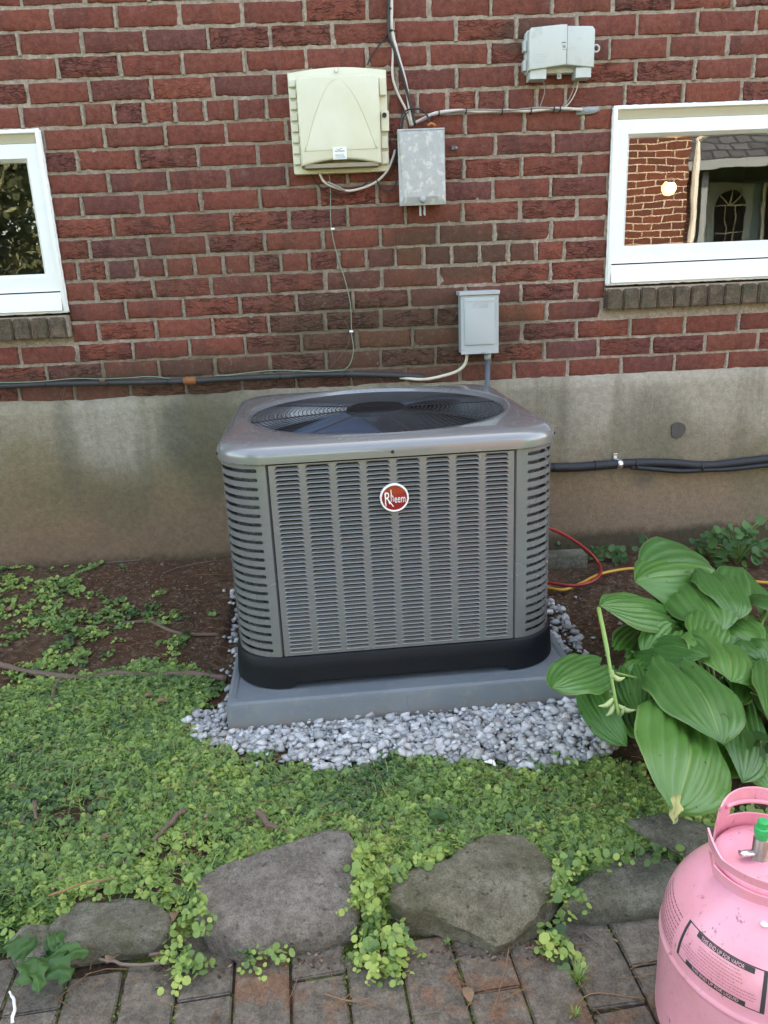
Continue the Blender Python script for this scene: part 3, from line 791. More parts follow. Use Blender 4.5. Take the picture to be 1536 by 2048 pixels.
# lamp in the room behind the right window
lp = thing('ceiling_lamp', 'round warm lit lamp glowing behind the right window glass', 'lamp', at(1340, 376, y=.9))
bm = bmesh.new(); bmesh.ops.create_uvsphere(bm, u_segments=20, v_segments=12, radius=.027); MB().bm(bm).build('bulb', 'bulb', lp, True)
MB().lathe([(0, -.034), (.022, -.028), (.034, -.006), (.034, .010), (.018, .03)], 24, (0, .015, 0)).build('glow_shell', emit('amber_glow_shell', (1, .42, .12), 1.1), lp, True)  # added emissive shell imitating the orange halo around the bulb
MB().lathe([(.0, .05), (.014, .05), (.016, .022)], 16).build('socket', 'steel_lip', lp, True)
MB().tube([(0, 0, .05), (0, 0, .5)], .003, 6).build('cord', 'black', lp)

# ------------------------------------------------------------------ neighbouring house and trees (seen in the glass)
nbh = thing('neighbour_house', 'sunlit brick neighbour house with white downspout mirrored in the right window', 'house', (0, 0, 0))
NY = -5.9
b = MB(); b.box(2.2, 4.88, NY-5, NY, -.1, 3.15); b.build('brick_wall', 'farbrick', nbh)
b = MB(); b.add([(2.0, NY+.25, 3.1), (5.1, NY+.25, 3.1), (5.1, NY-5, 4.9), (2.0, NY-5, 4.9), (2.0, NY-5, 3.1), (5.1, NY-5, 3.1)], [(0,1,2,3), (0,3,4), (1,5,2), (2,5,4,3)]); b.build('roof', 'shingle', nbh)
b = MB(); b.box(2.0, 5.2, NY+.22, NY+.36, 3.02, 3.16); b.tube([(5.3, NY+.25, 2.62), (5.12, NY+.2, 2.5), (4.93, NY+.06, 2.36), (4.93, NY+.06, 2.2), (4.93, NY+.06, .05)], .038, 8); b.box(5.2, 5.9, NY+.1, NY+.4, 2.56, 2.68); b.build('downspout', 'white', nbh)
b = MB(); b.box(7.6, 13, -13.4, -13, -.1, 3.0); b.build('porch_wall', 'bluewall', nbh); MB().box(4.9, 7.58, -12.2, -11.9, -.1, 3.6).build('side_wall', 'farbrick', nbh)
b = MB(); b.add([(5.0, -10.9, 2.72), (13, -10.9, 2.72), (13, -13.4, 4.3), (5.0, -13.4, 4.3), (5.0, -10.9, 2.60), (13, -10.9, 2.60), (13, -13.4, 2.60), (5.0, -13.4, 2.60)], [(0,1,2,3), (4,5,1,0), (4,7,6,5), (3,2,6,7)]); b.build('porch_roof', 'shingle', nbh)
b = MB(); b.box(5.0, 13, -10.88, -10.76, 2.60, 2.74); b.box(7.3,7.42,-11.1,-10.98,0,2.6); b.box(11.4,11.5,-11.1,-10.98,0,2.6); b.build('porch_trim', plain('grey_trim', (.22,.27,.32), .6), nbh)
dr = MB().box(8.17, 9.2, -12.99, -12.94, .3, 2.56).build('door', plain('blue_white_door', (.40,.50,.58), .5), nbh)
arch = [(8.49, 1.25), (9.03, 1.25)] + [(8.76+.27*math.cos(a), 2.12+.30*math.sin(a)) for a in np.linspace(0, PI, 14)]
MB().prism(arch, -12.94, -12.92).build('arched_pane', 'void', dr)
b = MB()
for a in (0, PI/4, PI/2, 3*PI/4, PI): b.tube([(8.76, -12.91, 2.12), (8.76+.27*math.cos(a), -12.91, 2.12+.30*math.sin(a))], .012, 4)
for xx in (8.68, 8.84): b.tube([(xx, -12.91, 1.25), (xx, -12.91, 2.14)], .012, 4)
b.tube([(8.49, -12.91, 1.62), (9.03, -12.91, 1.62)], .012, 4)
b.build('glazing_bar', 'white', dr)
wq = MB().box(9.42, 10.3, -12.99, -12.95, 1.3, 2.55).build('porch_window', 'white', nbh); MB().box(9.50, 10.22, -12.94, -12.93, 1.38, 2.48).build('pane', 'void', wq)

def leaf_cloud(name, centres, rad, n, size, mat, parent, seed=1):
    g = np.random.default_rng(seed); C = np.array(centres); k = g.integers(0, len(C), n)
    d = g.normal(size=(n, 3)); d /= np.linalg.norm(d, axis=1)[:, None]
    rr = np.array(rad)[k] if np.ndim(rad) else np.full(n, rad)
    P = C[k] + d*(rr*g.random(n)**.45)[:, None]*np.array([1, 1, .8])
    a = g.normal(size=(n, 3)); a /= np.linalg.norm(a, axis=1)[:, None]; b_ = np.cross(a, g.normal(size=(n, 3))); b_ /= np.linalg.norm(b_, axis=1)[:, None]
    s = size*(.6+.8*g.random(n))[:, None]
    V = np.stack([P-a*s, P+b_*s*.55, P+a*s, P-b_*s*.55], 1).reshape(-1, 3)
    F = np.arange(4*n).reshape(n, 4)
    return link(name, fast_mesh(name, V, F, np.repeat(g.random(n), 4)), mat, parent)
def tree(x, y, h, r, label, seed, n=9000, low=.25):
    t = thing('tree', label, 'tree', (x, y, -.1)); g = random.Random(seed)
    b = MB(); b.tube([(0, 0, 0), (.1, .05, h*.4), (-.05, .1, h*.8)], [.17, .12, .05], 10)
    cs = []
    for i in range(14):
        a = g.uniform(0, 2*PI); q = g.uniform(.2, .85)*r; zz = g.uniform(low, .95)*h
        c = (q*math.cos(a), q*math.sin(a), zz); cs.append(c); b.tube([(0, 0, zz*.7), (c[0]*.6, c[1]*.6, zz*.9), c], [.05, .03, .012], 6)
    b.build('trunk', 'barktree', t, True)
    leaf_cloud('crown', cs, [g.uniform(.3, .5)*r for _ in cs], n, .07, 'treeleaf', t, seed)
tree(-4.0, -7.6, 4.6, 1.9, 'leafy tree mirrored in the left window', 3, 16000, .08)
tree(-6.3, -9.5, 6.5, 2.8, 'taller tree behind the yard mirrored at the left edge', 5, 9000, .15)
tree(9.5, -17.5, 7.5, 3.0, 'large tree behind the neighbour house', 8, 8000, .3)
tree(-.4, -12.5, 7.0, 2.8, 'broad tree across the yard behind the camera', 9, 8000, .25)

# ------------------------------------------------------------------ fittings on the wall
def wx(px, py, y=0.0): p = at(px, py, y=y); return p.x, p.z
# cream cable enclosure
fx0, fz1 = wx(574, 144, -.03); fx1, _ = wx(772, 142, -.03); _, fz0 = wx(680, 346, -.03)
cb = thing('cable_enclosure', 'large cream plastic utility box with arched ridge on its cover, on the brick wall', 'utility box', (0, 0, 0))
top = [(fx1-(fx1-fx0)*k/12, fz1-.004+.014*math.sin(PI*k/12)) for k in range(13)]
MB().prism([(fx0+.006, fz0), (fx1-.006, fz0), (fx1, fz0+.006)]+top+[(fx0, fz0+.006)], 0, -.030, .003).build('back_tray', 'cream', cb, angle=40)
cx0, cz1 = wx(588, 152, -.085); cx1, _ = wx(757, 152, -.085); _, cz0 = wx(680, 318, -.085)
cx0 += .004; n_ = 16
prof = []
for k in range(n_+1):
    u_ = k/n_; prof.append((cx0+(cx1-cx0)*u_, cz0-.020+.020*math.sin(PI*u_)))
poly = prof + [(cx1, cz1-.012), (cx1-.012, cz1)] + [(cx0+.012, cz1), (cx0, cz1-.012)]
MB().prism(poly, -.028, -.085, .008).build('cover', 'cream', cb, angle=35)
def arch_pts(sc=1.0, dy=0):
    mx = (cx0+cx1)/2; w2 = (cx1-cx0)*.445*sc; zt_ = cz1-.012; zb_ = cz0+.028
    return [(mx+w2*(a/90), zb_+(zt_-zb_)*max(0, 1-abs(a/90)**1.75)) for a in range(-90, 91, 5)]
ap = arch_pts(); MB().tube([(x, -.0850, z) for x, z in ap], .0022, 6).build('arch_ridge', 'cream', cb, True)
MB().prism([(x, z) for x, z in arch_pts(.97)][::-1], -.084, -.0868, .002).build('arch_panel', 'cream', cb, angle=35)
MB().box(cx0+.012, cx1-.012, -.078, -.030, cz0-.026, cz0-.012, .002).build('drip_recess', 'cream_dark', cb)
for k in range(8):
    zc = fz1-.035-(fz1-fz0-.08)*k/7
    MB().box(fx0+.003, cx0-.003, -.044, -.028, zc-.014, zc+.010, .003).build('hinge_knuckle', 'cream', cb)
for k, (a, c) in enumerate([(.03, .085), (.215, .255), (.265, .305)]):
    MB().box(cx1+.003, fx1-.003, -.046, -.028, fz1-c, fz1-a, .003).build('latch', 'cream', cb)
MB().box(cx1+.004, fx1+.003, -.050, -.0285, fz1-.20, fz1-.135, .003).build('lock_plate', 'cream', cb)
MB().lathe([(0, 0), (.008, 0), (.008, .006)], 16).build('lock_hole', 'ink', cb).matrix_local = Matrix.Translation(((cx1+fx1)/2+.002, -.0515, fz1-.150)) @ Matrix.Rotation(PI/2, 4, 'X')
MB().box((fx0+fx1)/2-.006, (fx0+fx1)/2+.002, -.040, -.030, fz1-.006, fz1+.002, .001).build('top_screw', 'zinc', cb)
sx0, sz1 = wx(665, 294, -.087); sx1, sz0 = wx(694, 318, -.087)
st = MB().box(sx0, sx1, -.0882, -.0870, sz0, sz1).build('sticker', 'paper', cb)
put_text('lettering', 'verizon', ((sx0+sx1)/2, -.0884, sz0+(sz1-sz0)*.66), .0115, 'ink', st, extrude=.0002)
MB().tube([(sx0+.014, -.0886, sz1-.006), (sx0+.018, -.0886, sz1-.010), (sx0+.034, -.0886, sz1-.004)], .0006, 4).build('check_mark', 'ink', st)
b = MB()
for k in range(4): b.box(sx0+.006+.003*(k % 2), sx1-.004-.002*k, -.0886, -.0882, sz0+.0035+.004*k, sz0+.005+.004*k)
b.build('fine_print', 'inkgreen', st)
# galvanised junction box
jx0, jz1 = wx(795, 262, -.075); jx1, jz0 = wx(892, 408, -.075)
jb = thing('junction_box', 'blotchy grey metal junction box with round bolt at its foot, below the cable bundle', 'electrical box', (0, 0, 0))
MB().box(jx0+.004, jx1-.004, -.068, 0, jz0+.006, jz1-.003, .003).build('back_box', 'galv', jb)
b = MB(); bm = bmesh.new(); 
q0 = [(jx0, jz0), (jx1, jz0), (jx1, jz1), (jx0, jz1)]; q1 = [(jx0+.014, jz0+.028), (jx1-.014, jz0+.028), (jx1-.006, jz1-.006), (jx0+.006, jz1-.006)]
b.add([(x, -.055, z) for x, z in q0]+[(x, -.070, z) for x, z in q0]+[(x, -.078, z) for x, z in q1], [(0,1,5,4), (1,2,6,5), (2,3,7,6), (3,0,4,7), (4,5,9,8), (5,6,10,9), (6,7,11,10), (7,4,8,11), (8,9,10,11)])
b.build('cover', 'galv', jb)
MB().box(jx0, jx1, -.072, -.0, jz1+.0005, jz1+.006, .001).build('top_flange', 'galv', jb)
p = at(846, 400, y=-.08)
MB().lathe([(0, .010), (.008, .010), (.011, .006), (.012, 0)], 20).build('bolt', 'galv', jb, True).matrix_local = Matrix.Translation((p.x, -.074, p.z+.002)) @ Matrix.Rotation(PI/2, 4, 'X')
b = MB(); b.box(p.x-.011, p.x-.004, -.05, -.042, jz0-.034, jz0+.004); b.box(p.x+.004, p.x+.011, -.05, -.042, jz0-.034, jz0+.004); b.build('hasp', 'galv', jb)
b = MB(); b.tube(smooth_path([(p.x-.005, -.052, jz0+.002), (p.x+.003, -.054, jz0-.012), (p.x-.003, -.054, jz0-.022), (p.x+.005, -.052, jz0-.034)]), .0014, 5); b.build('twist_wire', 'black', jb)
p = at(862, 255, y=-.05); b = MB(); b.tube(smooth_path([(p.x-.012, -.062, p.z+.004), (p.x, -.066, p.z+.010), (p.x+.014, -.062, p.z+.003)], 5), .005, 7); b.build('orange_plug', 'orange', jb, True)
# pale network interface box
nx0, nz1 = wx(1058, 55, -.06); nx1, nz0 = wx(1188, 137, -.06)
nd = thing('network_box', 'pale grey plastic phone interface box with slanted cover, above the right window', 'utility box', (0, 0, 0))
MB().prism(rrect(nx0-.004, nx1+.002, nz0-.004, nz1, .012), 0, -.030, .003).build('back_case', 'pale_grey', nd, angle=40)
mid = nx0+(nx1-nx0)*.57
MB().prism([(nx0, nz0), (mid, nz0+.014), (mid+.001, nz1+.006), (mid-.02, nz1+.006), (nx0+.008, nz1-.001), (nx0, nz1-.010)], -.028, -.066, .005).build('left_cover', 'pale_grey', nd, angle=40)
MB().prism([(mid+.001, nz0+.014), (nx1, nz0+.003), (nx1, nz1-.012), (nx1-.01, nz1-.001), (mid+.001, nz1+.002)], -.028, -.062, .005).build('right_cover', 'pale_grey', nd, angle=40)
b = MB(); b.box(nx0+.006, nx0+.064, -.056, -.002, nz0-.026, nz0+.006, .002); b.build('cable_gland', 'pale_grey', nd)
b = MB(); b.box(nx1-.062, nx1-.008, -.056, -.002, nz0-.026, nz0+.006, .002); b.build('cable_gland', 'pale_grey', nd)
for zc in (nz1-.045, nz1-.105): MB().box(nx0-.014, nx0-.002, -.040, -.012, zc-.022, zc+.012, .003).build('hinge', 'pale_grey', nd)
MB().box(mid-.016, mid, -.0675, -.060, nz0+.060, nz0+.078, .001).build('latch_recess', 'pale_grey', nd)
MB().lathe([(0, .003), (.0035, .003), (.004, 0)], 12).build('latch_screw', 'steel_lip', nd).matrix_local = Matrix.Translation((mid-.009, -.0675, nz0+.069)) @ Matrix.Rotation(PI/2, 4, 'X')
b = MB(); b.box(mid-.018, mid-.004, -.068, -.0665, nz0+.080, nz0+.083); b.build('latch_shadow_lip', 'steel_lip', nd)
def lug(px, py, r=.011):
    q = at(px, py, y=-.02); b = MB()
    b.tube([(q.x+r*math.cos(a), -.02, q.z+r*math.sin(a)) for a in np.linspace(0, 2*PI, 15)], .0035, 6, False); b.build('mounting_lug', 'pale_grey', nd, True)
lug(1192, 97); b = MB(); b.box(mid-.028, mid-.006, -.02, -.012, nz1+.002, nz1+.016, .001); b.build('mounting_tab', 'pale_grey', nd)
q = at(1118, 152, y=-.02); b = MB(); b.box(q.x-.008, q.x+.008, -.024, -.018, q.z-.010, q.z+.012, .002); b.build('mounting_tab', 'pale_grey', nd)
MB().lathe([(0, .003), (.004, .003), (.0045, 0)], 12).build('screw', 'steel_lip', nd).matrix_local = Matrix.Translation((q.x, -.024, q.z-.001)) @ Matrix.Rotation(PI/2, 4, 'X')
b = MB()
for k, (xa, wd) in enumerate([(.016, .052), (.020, .040), (.024, .032), (.022, .036)]): b.box(nx0+xa, nx0+xa+wd, -.0664, -.0658, nz0+.048-.008*k, nz0+.0487-.008*k)
for k, (xa, wd) in enumerate([(.024, .020), (.028, .012)]): b.box(mid+xa-.01, mid+xa+wd-.01, -.0624, -.0618, nz0+.066-.006*k, nz0+.067-.006*k); b.box(mid+xa+.008, mid+xa+wd+.012, -.0624, -.0618, nz0+.094-.006*k, nz0+.095-.006*k)
b.build('moulded_lines', 'steel_grey', nd)
# AC disconnect box
dx0, dz1 = wx(921, 592, -.085); dx1, dz0 = wx(997, 706, -.085)
db = thing('disconnect_box', 'grey painted steel disconnect box with raised door panel, right above the air conditioner', 'electrical box', (0, 0, 0))
MB().box(dx0+.003, dx1-.002, -.080, 0, dz0+.002, dz1, .002).build('back_box', 'steel_grey', db)
MB().box(dx0, dx1, -.088, -.0805, dz0, dz1, .002).build('door', 'steel_grey', db)
MB().box(dx0-.005, dx1+.003, -.096, 0, dz1+.001, dz1+.016, .002).build('rain_hood', 'steel_grey', db)
MB().prism(rrect(dx0+.013, dx1-.014, dz0+.034, dz1-.008, .004), -.087, -.0935, .0025).build('raised_panel', 'steel_grey', db, angle=30)
put_text('embossed_lettering', 'ITEIS', ((dx0+dx1)/2, -.0935, dz1-.036), .026, 'steel_grey', db, extrude=.0012, sx=1.15, shear=.15)
b = MB(); b.box(dx0+.016, dx1-.018, -.0950, -.0930, dz1-.0215, dz1-.0195); b.build('emboss_line', 'steel_grey', db)
MB().box((dx0+dx1)/2+.002, (dx0+dx1)/2+.020, -.0890, -.0875, dz0+.0005, dz0+.005).build('hasp_slot', 'steel_lip', db)
for k in range(2): MB().box(dx0+.004+.005*k, dx0+.006+.005*k, -.0888, -.0875, dz0+.014, dz0+.019).build('hinge_slot', 'steel_lip', db)
# grey conduit drop from the disconnect
p = at(975, 712, y=-.045); cf = thing('conduit_drop', 'short vertical dark grey conduit under the disconnect box', 'conduit', (p.x, -.045, p.z))
MB().tube([(0, 0, .012), (0, 0, -.012)], .0135, 16).build('fitting', 'steel_grey', cf, True)
MB().tube([(0, 0, -.011), (0, 0, -.30)], .0105, 16).build('pipe', 'pvc', cf, True)
# old horizontal conduit
def wpath(pts, y): return [Vector((at(a, b_, y=y).x, y, at(a, b_, y=y).z)) for a, b_ in pts]
cpts = wpath([(-700, 800), (-90, 773), (0, 772), (100, 768), (200, 766), (300, 764), (380, 762), (470, 757), (560, 753), (640, 749), (720, 749), (790, 751), (846, 754)], -.028)
cz = thing('wall_conduit', 'long dark conduit running low along the brick wall to the left edge', 'conduit', (0, 0, 0))
MB().tube(smooth_path(cpts, 5), .0112, 14).build('pipe', 'pvcold', cz, True)
for px, py in ((92, 768), (217, 765), (335, 763), (560, 753), (690, 749)):
    q = at(px, py, y=-.028); MB().tube([(q.x-.0025, -.028, q.z), (q.x+.0025, -.028, q.z)], .0132, 14).build('cable_tie', 'black', cz, True)
q = at(380, 762, y=-.028); b = MB(); b.tube([(q.x-.024, -.028, q.z), (q.x-.010, -.028, q.z+.002), (q.x, -.028, q.z-.001), (q.x+.010, -.028, q.z+.001), (q.x+.024, -.028, q.z)], [.0128, .015, .0135, .0152, .013], 14); b.build('rusty_clamp', 'rust', cz, True)
q = at(206, 762, y=-.028); b = MB(); b.tube([(q.x-.011, -.028, q.z), (q.x+.011, -.028, q.z)], .0128, 14); b.build('old_strap', 'wire_brown', cz, True)
# white flexible pipe from the conduit end up into the disconnect
wp = wpath([(800, 756), (846, 759), (885, 752), (915, 742), (930, 728), (935, 706)], -.042); wp[0].y = -.030
tag(MB().tube(smooth_path(wp, 8), .0062, 10).build('cream_cable', 'whitepipe', None, True), 'cream cable curving from the conduit end up into the disconnect box', 'cable')
# cable runs
def cable(name, pts, r, mat, label, y=-.012, ys=None, n=7, cat='cable', group=None):
    P = wpath(pts, y)
    if ys:
        P = []
        for (a, b_), yy in zip(pts, ys): q = at(a, b_, y=yy); P.append(Vector((q.x, yy, q.z)))
    o = MB().tube(smooth_path(P, 7), r, n).build(name, mat, None, True)
    return tag(o, label, cat, group)
cable('white_cable', [(783, -420), (783, -60), (783, 10), (784, 60), (796, 110), (812, 170), (824, 250)], .0062, 'wire_white', 'thick pinkish white cable coming down from the top edge into the junction box', -.016)
cable('white_cable', [(776, -420), (776, -60), (779, 40), (786, 95), (785, 150), (795, 185), (812, 220), (822, 252)], .0044, 'wire_white', 'thin pale cable bowing out left of the cable bundle above the junction box', -.012)
cable('black_cable', [(778, -420), (778, -60), (777, 30), (778, 70), (791, 105), (808, 160), (822, 215), (830, 250)], .0052, 'black', 'thick black cable running down beside the white bundle into the junction box', -.020)
cable('black_cable', [(774, -420), (774, -60), (776, 20), (779, 60), (757, 92), (742, 112), (735, 130)], .0026, 'black', 'thin black cable branching left from the bundle to the top of the cream box', -.010)
for k, (px, py) in enumerate([(780, 18), (783, 62)]):
    q = at(px, py, y=-.018); b = MB(); b.tube([(q.x-.010, -.012, q.z), (q.x, -.026, q.z+.001), (q.x+.010, -.012, q.z)], .003, 6); tag(b.build('cable_tie', 'black', None, True), ['black tie on the cable bundle at the top edge', 'black tie on the cable bundle just below the top edge'][k], 'cable tie')
cable('white_cable', [(822, 250), (850, 236), (872, 226), (915, 221), (960, 223), (1010, 221), (1060, 222), (1110, 217), (1165, 219)], .0058, 'wire_white', 'thick white cable running right from the junction box to the grey putty', -.016)
cable('white_cable', [(832, 246), (860, 232), (900, 224), (950, 219), (1020, 220), (1080, 215), (1118, 218)], .0028, 'wire_grey', 'thin greyish cable strapped along the thick white cable', -.022)
for k, px in enumerate((878, 932, 1004, 1062, 1108, 1120)):
    q = at(px, (225, 221, 222, 221, 217, 217)[k], y=-.018); b = MB(); b.tube([(q.x, -.006, q.z+.008), (q.x, -.024, q.z+.006), (q.x, -.026, q.z-.006), (q.x, -.006, q.z-.009)], .0022, 5)
    tag(b.build('cable_tie', 'black', None, True), 'black tie on the horizontal white cable, number %s from the junction box end' % ('one', 'two', 'three', 'four', 'five', 'six')[k] if False else ['black tie where the white cable leaves the junction box', 'black tie on the white cable, second from the junction box', 'black tie on the white cable, third from the junction box', 'black tie on the white cable left of the thin grey drop wire', 'black tie on the white cable, left one of the close pair under the pale box', 'black tie on the white cable, right one of the close pair under the pale box'][k], 'cable tie', group='black ties on the horizontal cable')
cable('drop_wire', [(1087, 158), (1089, 185), (1082, 208), (1078, 218)], .0016, 'wire_grey', 'thin grey wire from the left foot of the pale phone box down to the cable')
cable('drop_wire', [(1150, 158), (1146, 180), (1135, 203), (1121, 216)], .0018, 'wire_grey', 'left one of two thin wires curving from the right foot of the pale phone box')
cable('drop_wire', [(1157, 158), (1153, 180), (1141, 203), (1128, 216)], .0018, 'wire_white', 'right one of two thin wires curving from the right foot of the pale phone box', -.016)
cable('black_cable', [(800, 258), (805, 230), (818, 219), (838, 218), (852, 228), (862, 248)], .0032, 'black', 'black cable looping over the top of the junction box', ys=[-.05, -.04, -.035, -.035, -.04, -.05])
cable('black_cable', [(790, 330), (796, 285), (800, 250), (812, 228), (822, 222)], .0022, 'black', 'thin dark wire hugging the left side of the junction box', ys=[-.015]*5)
cable('black_cable', [(868, 236), (860, 246), (856, 254)], .0022, 'black', 'short black cable stub beside the orange plug')
cable('white_cable', [(638, 345), (650, 365), (680, 378), (705, 381), (745, 368), (772, 345), (786, 315), (790, 300)], .0046, 'wire_white', 'thick white cable sagging from the cream box foot towards the junction box', ys=[-.03, -.03, -.03, -.03, -.028, -.025, -.02, -.01])
cable('grey_cable', [(655, 364), (672, 372), (690, 381)], .0040, 'wire_grey', 'short grey cable stub lying on the sagging white cable', -.036)
cable('black_cable', [(620, 345), (632, 365), (655, 385), (685, 392), (712, 380), (735, 365)], .0020, 'black', 'thin black wire drooping lowest under the cream box', -.012)
cable('black_cable', [(748, 344), (757, 368), (770, 381), (785, 378), (794, 362)], .0026, 'black', 'black cable looping from the cream box foot to the junction box side', ys=[-.03, -.03, -.03, -.03, -.03])
cable('brown_wire', [(724, 344), (732, 356), (752, 362), (776, 350), (786, 330), (790, 306), (781, 280), (776, 262)], .0022, 'wire_brown', 'thin brown wire bowing between the cream box and the junction box')
gw = cable('green_wire', [(658, 345), (661, 380), (661, 430), (664, 465), (674, 510), (690, 560), (701, 610), (703, 665), (707, 700), (700, 728), (688, 740)], .0017, 'wire_green', 'thin green ground wire dropping from the cream box down the bricks')
cable('green_wire', [(688, 740), (640, 743), (590, 741), (545, 741), (500, 745), (460, 750), (430, 751)], .0017, 'wire_green', 'thin green wire resting on the conduit, right stretch', -.038)
cable('green_wire', [(340, 757), (300, 753), (255, 756), (200, 758), (150, 757), (80, 763), (20, 765), (-60, 767), (-600, 786)], .0017, 'wire_green', 'thin green wire resting on the conduit, left stretch', -.038)
for k, (px, py) in enumerate([(665, 458), (702, 663)]):
    q = at(px, py, y=-.014); tag(MB().box(q.x-.006, q.x+.008, -.018, -.004, q.z-.003, q.z+.004, .001).build('wire_clip', 'logo_white'), ['small white clip on the green wire below the cream box', 'small white clip low on the green wire near the conduit'][k], 'clip')
cable('dead_vine', [(800, 455), (790, 500), (770, 560), (765, 600), (730, 640), (690, 670), (672, 710), (668, 735)], .0013, 'wire_brown', 'hair thin dead vine tendril trailing down the bricks under the junction box', -.004, n=4, cat='vine')
cable('dead_vine', [(690, 640), (700, 670), (690, 700), (655, 742), (650, 756)], .0008, 'twig', 'dry tendril crossing the green wire near the conduit', -.006, n=4, cat='vine')
cable('dead_vine', [(120, 790), (130, 775), (125, 800), (140, 812)], .0009, 'twig', 'dry tendril hanging off the conduit near the left edge', -.018, n=4, cat='vine')
q = at(908, 296, y=-.01); cl = thing('cable_clip', 'small dark blue clip nailed alone on a brick right of the junction box', 'clip', (q.x, -.003, q.z))
MB().box(-.010, .006, -.012, 0, -.007, .007, .002).build('body', 'pvc', cl); MB().lathe([(0, .003), (.0045, .003), (.005, 0)], 12).build('nail_head', 'steel_lip', cl).matrix_local = Matrix.Translation((.008, -.012, 0)) @ Matrix.Rotation(PI/2, 4, 'X')
q = at(1178, 220, y=-.008); bm = bmesh.new(); bmesh.ops.create_icosphere(bm, subdivisions=3, radius=1)
for v in bm.verts:
    c = v.co.copy(); k = 1+.55*noise.noise(c*1.7)
    v.co = Vector((q.x+c.x*.044*k+.004, -.002+c.y*.012, q.z+c.z*.011*k-.010*max(0, -c.x-.1)*(1 if c.z < 0 else 0)))
tag(MB().bm(bm).build('putty', 'putty', None, True), 'blob of blue grey putty at the end of the white cable beside the right window', 'putty')

# ------------------------------------------------------------------ air conditioner
ACX, ACY, ACA, ACW, ACR = 1.137, -.6816, .0438, .8905, .132
ZP = .0846; ZB = .1693; ZT = .7105; ZTOP = .763
ac = thing('air_conditioner', 'grey outdoor air conditioner unit with louvred panels and black fan grille on top', 'air conditioner', (ACX, ACY, ZP), ACA)
def rs(t, half, r):
    """rounded square, t in 0..2pi by arc length from the front centre going right; returns x,y,nx,ny"""
    s_ = half-r; per = 8*s_+2*PI*r; d = (t/(2*PI) % 1)*per
    segs = [('l', s_), ('a', PI*r/2), ('l', 2*s_), ('a', PI*r/2), ('l', 2*s_), ('a', PI*r/2), ('l', 2*s_), ('a', PI*r/2), ('l', s_)]
    ang = -PI/2; x, y = 0, -half
    for ty, L in segs:
        u = min(d, L)
        if ty == 'l': nx_, ny_ = x-math.sin(ang)*u, y+math.cos(ang)*u; na = ang
        else:
            cx, cy = x-math.cos(ang)*r, y-math.sin(ang)*r; na = ang+u/r; nx_, ny_ = cx+r*math.cos(na), cy+r*math.sin(na)
        if d <= L+1e-9: return nx_, ny_, math.cos(na), math.sin(na)
        d -= L; x, y = nx_, ny_; ang = na
    return x, y, math.cos(ang), math.sin(ang)
H = ACW/2
per = 8*(H-ACR)+2*PI*ACR
def loft(rings, n, mat, name, parent, closed=True, smooth=True, angle=None):
    mb = MB(); vs = [v for r in rings for v in r]; fs = []
    for i in range(len(rings)-1):
        for k in range(n if closed else n-1): fs.append((i*n+k, i*n+(k+1) % n, (i+1)*n+(k+1) % n, (i+1)*n+k))
    mb.add(vs, fs); return mb.build(name, mat, parent, smooth, angle)
zl = lambda z: z-ZP
N = 192
def sqring(off, z, r=ACR):
    return [(lambda q: (q[0], q[1], zl(z)))(rs(2*PI*k/N, H+off, max(.01, r+off))) for k in range(N)]
RO = .396
def lidring(f, z):
    """blend from the fan opening circle (f=0) to the rounded square (f=1)"""
    out = []
    for k in range(N):
        x, y, _, _ = rs(2*PI*k/N, H-.040, ACR-.01); a = math.atan2(y, x)
        cx, cy = RO*math.cos(a), RO*math.sin(a); out.append((cx+(x-cx)*f, cy+(y-cy)*f, zl(z)))
    return out
rings = [[(x*.94, y*.94, zl(ZTOP-.085)) for x, y, _ in lidring(0, 0)], [(x*.955, y*.955, zl(ZTOP-.022)) for x, y, _ in lidring(0, 0)], [(x*.975, y*.975, zl(ZTOP-.012)) for x, y, _ in lidring(0, 0)], lidring(0, ZTOP-.004), lidring(.06, ZTOP-.0005), lidring(.3, ZTOP+.001), lidring(.6, ZTOP+.0005), lidring(.85, ZTOP), lidring(1, ZTOP-.002)]
for a in range(10, 91, 10):
    t = math.radians(a); rings.append(sqring(-.040+.048*math.sin(t), ZTOP-.002-.033*(1-math.cos(t)), ACR))
rings += [sqring(.008, ZT+.001), sqring(.004, ZT), sqring(-.004, ZT)]
loft(rings, N, 'ac', 'top_cap', ac, angle=60)
# screws on the skirt
def on_front(x, z, off=.009): return (x, -H-off, zl(z))
def acround(t_len, off, z):
    q = rs(2*PI*t_len/per, H+off, ACR+off); return q
for s_ in (-.475*.92, .0, .437):
    x, y, nx_, ny_ = acround(s_*1.13 % per if s_ else 0.0, .0085, 0)
    mm = Matrix.Translation((x, y, zl(ZT+.014))) @ Vector((nx_, ny_, 0)).to_track_quat('Z', 'Y').to_matrix().to_4x4()
    MB().lathe([(0, .003), (.0032, .003), (.0042, 0)], 12).build('screw', 'seam', ac, True).matrix_local = mm
SX = .3173
# front louvred panel: sheet with open slots between louvres
fp = bpy.data.objects.new('front_panel', None); COL.objects.link(fp); fp.parent = ac
NCOL, NROW = 8, 44
zlo, zhi = ZB+.006, ZT-.004
pitch = (zhi-zlo-.012)/NROW
pw = 2*SX-.006
cw = .0615; gap = (pw-NCOL*cw)/(NCOL+1)
me0 = MB()
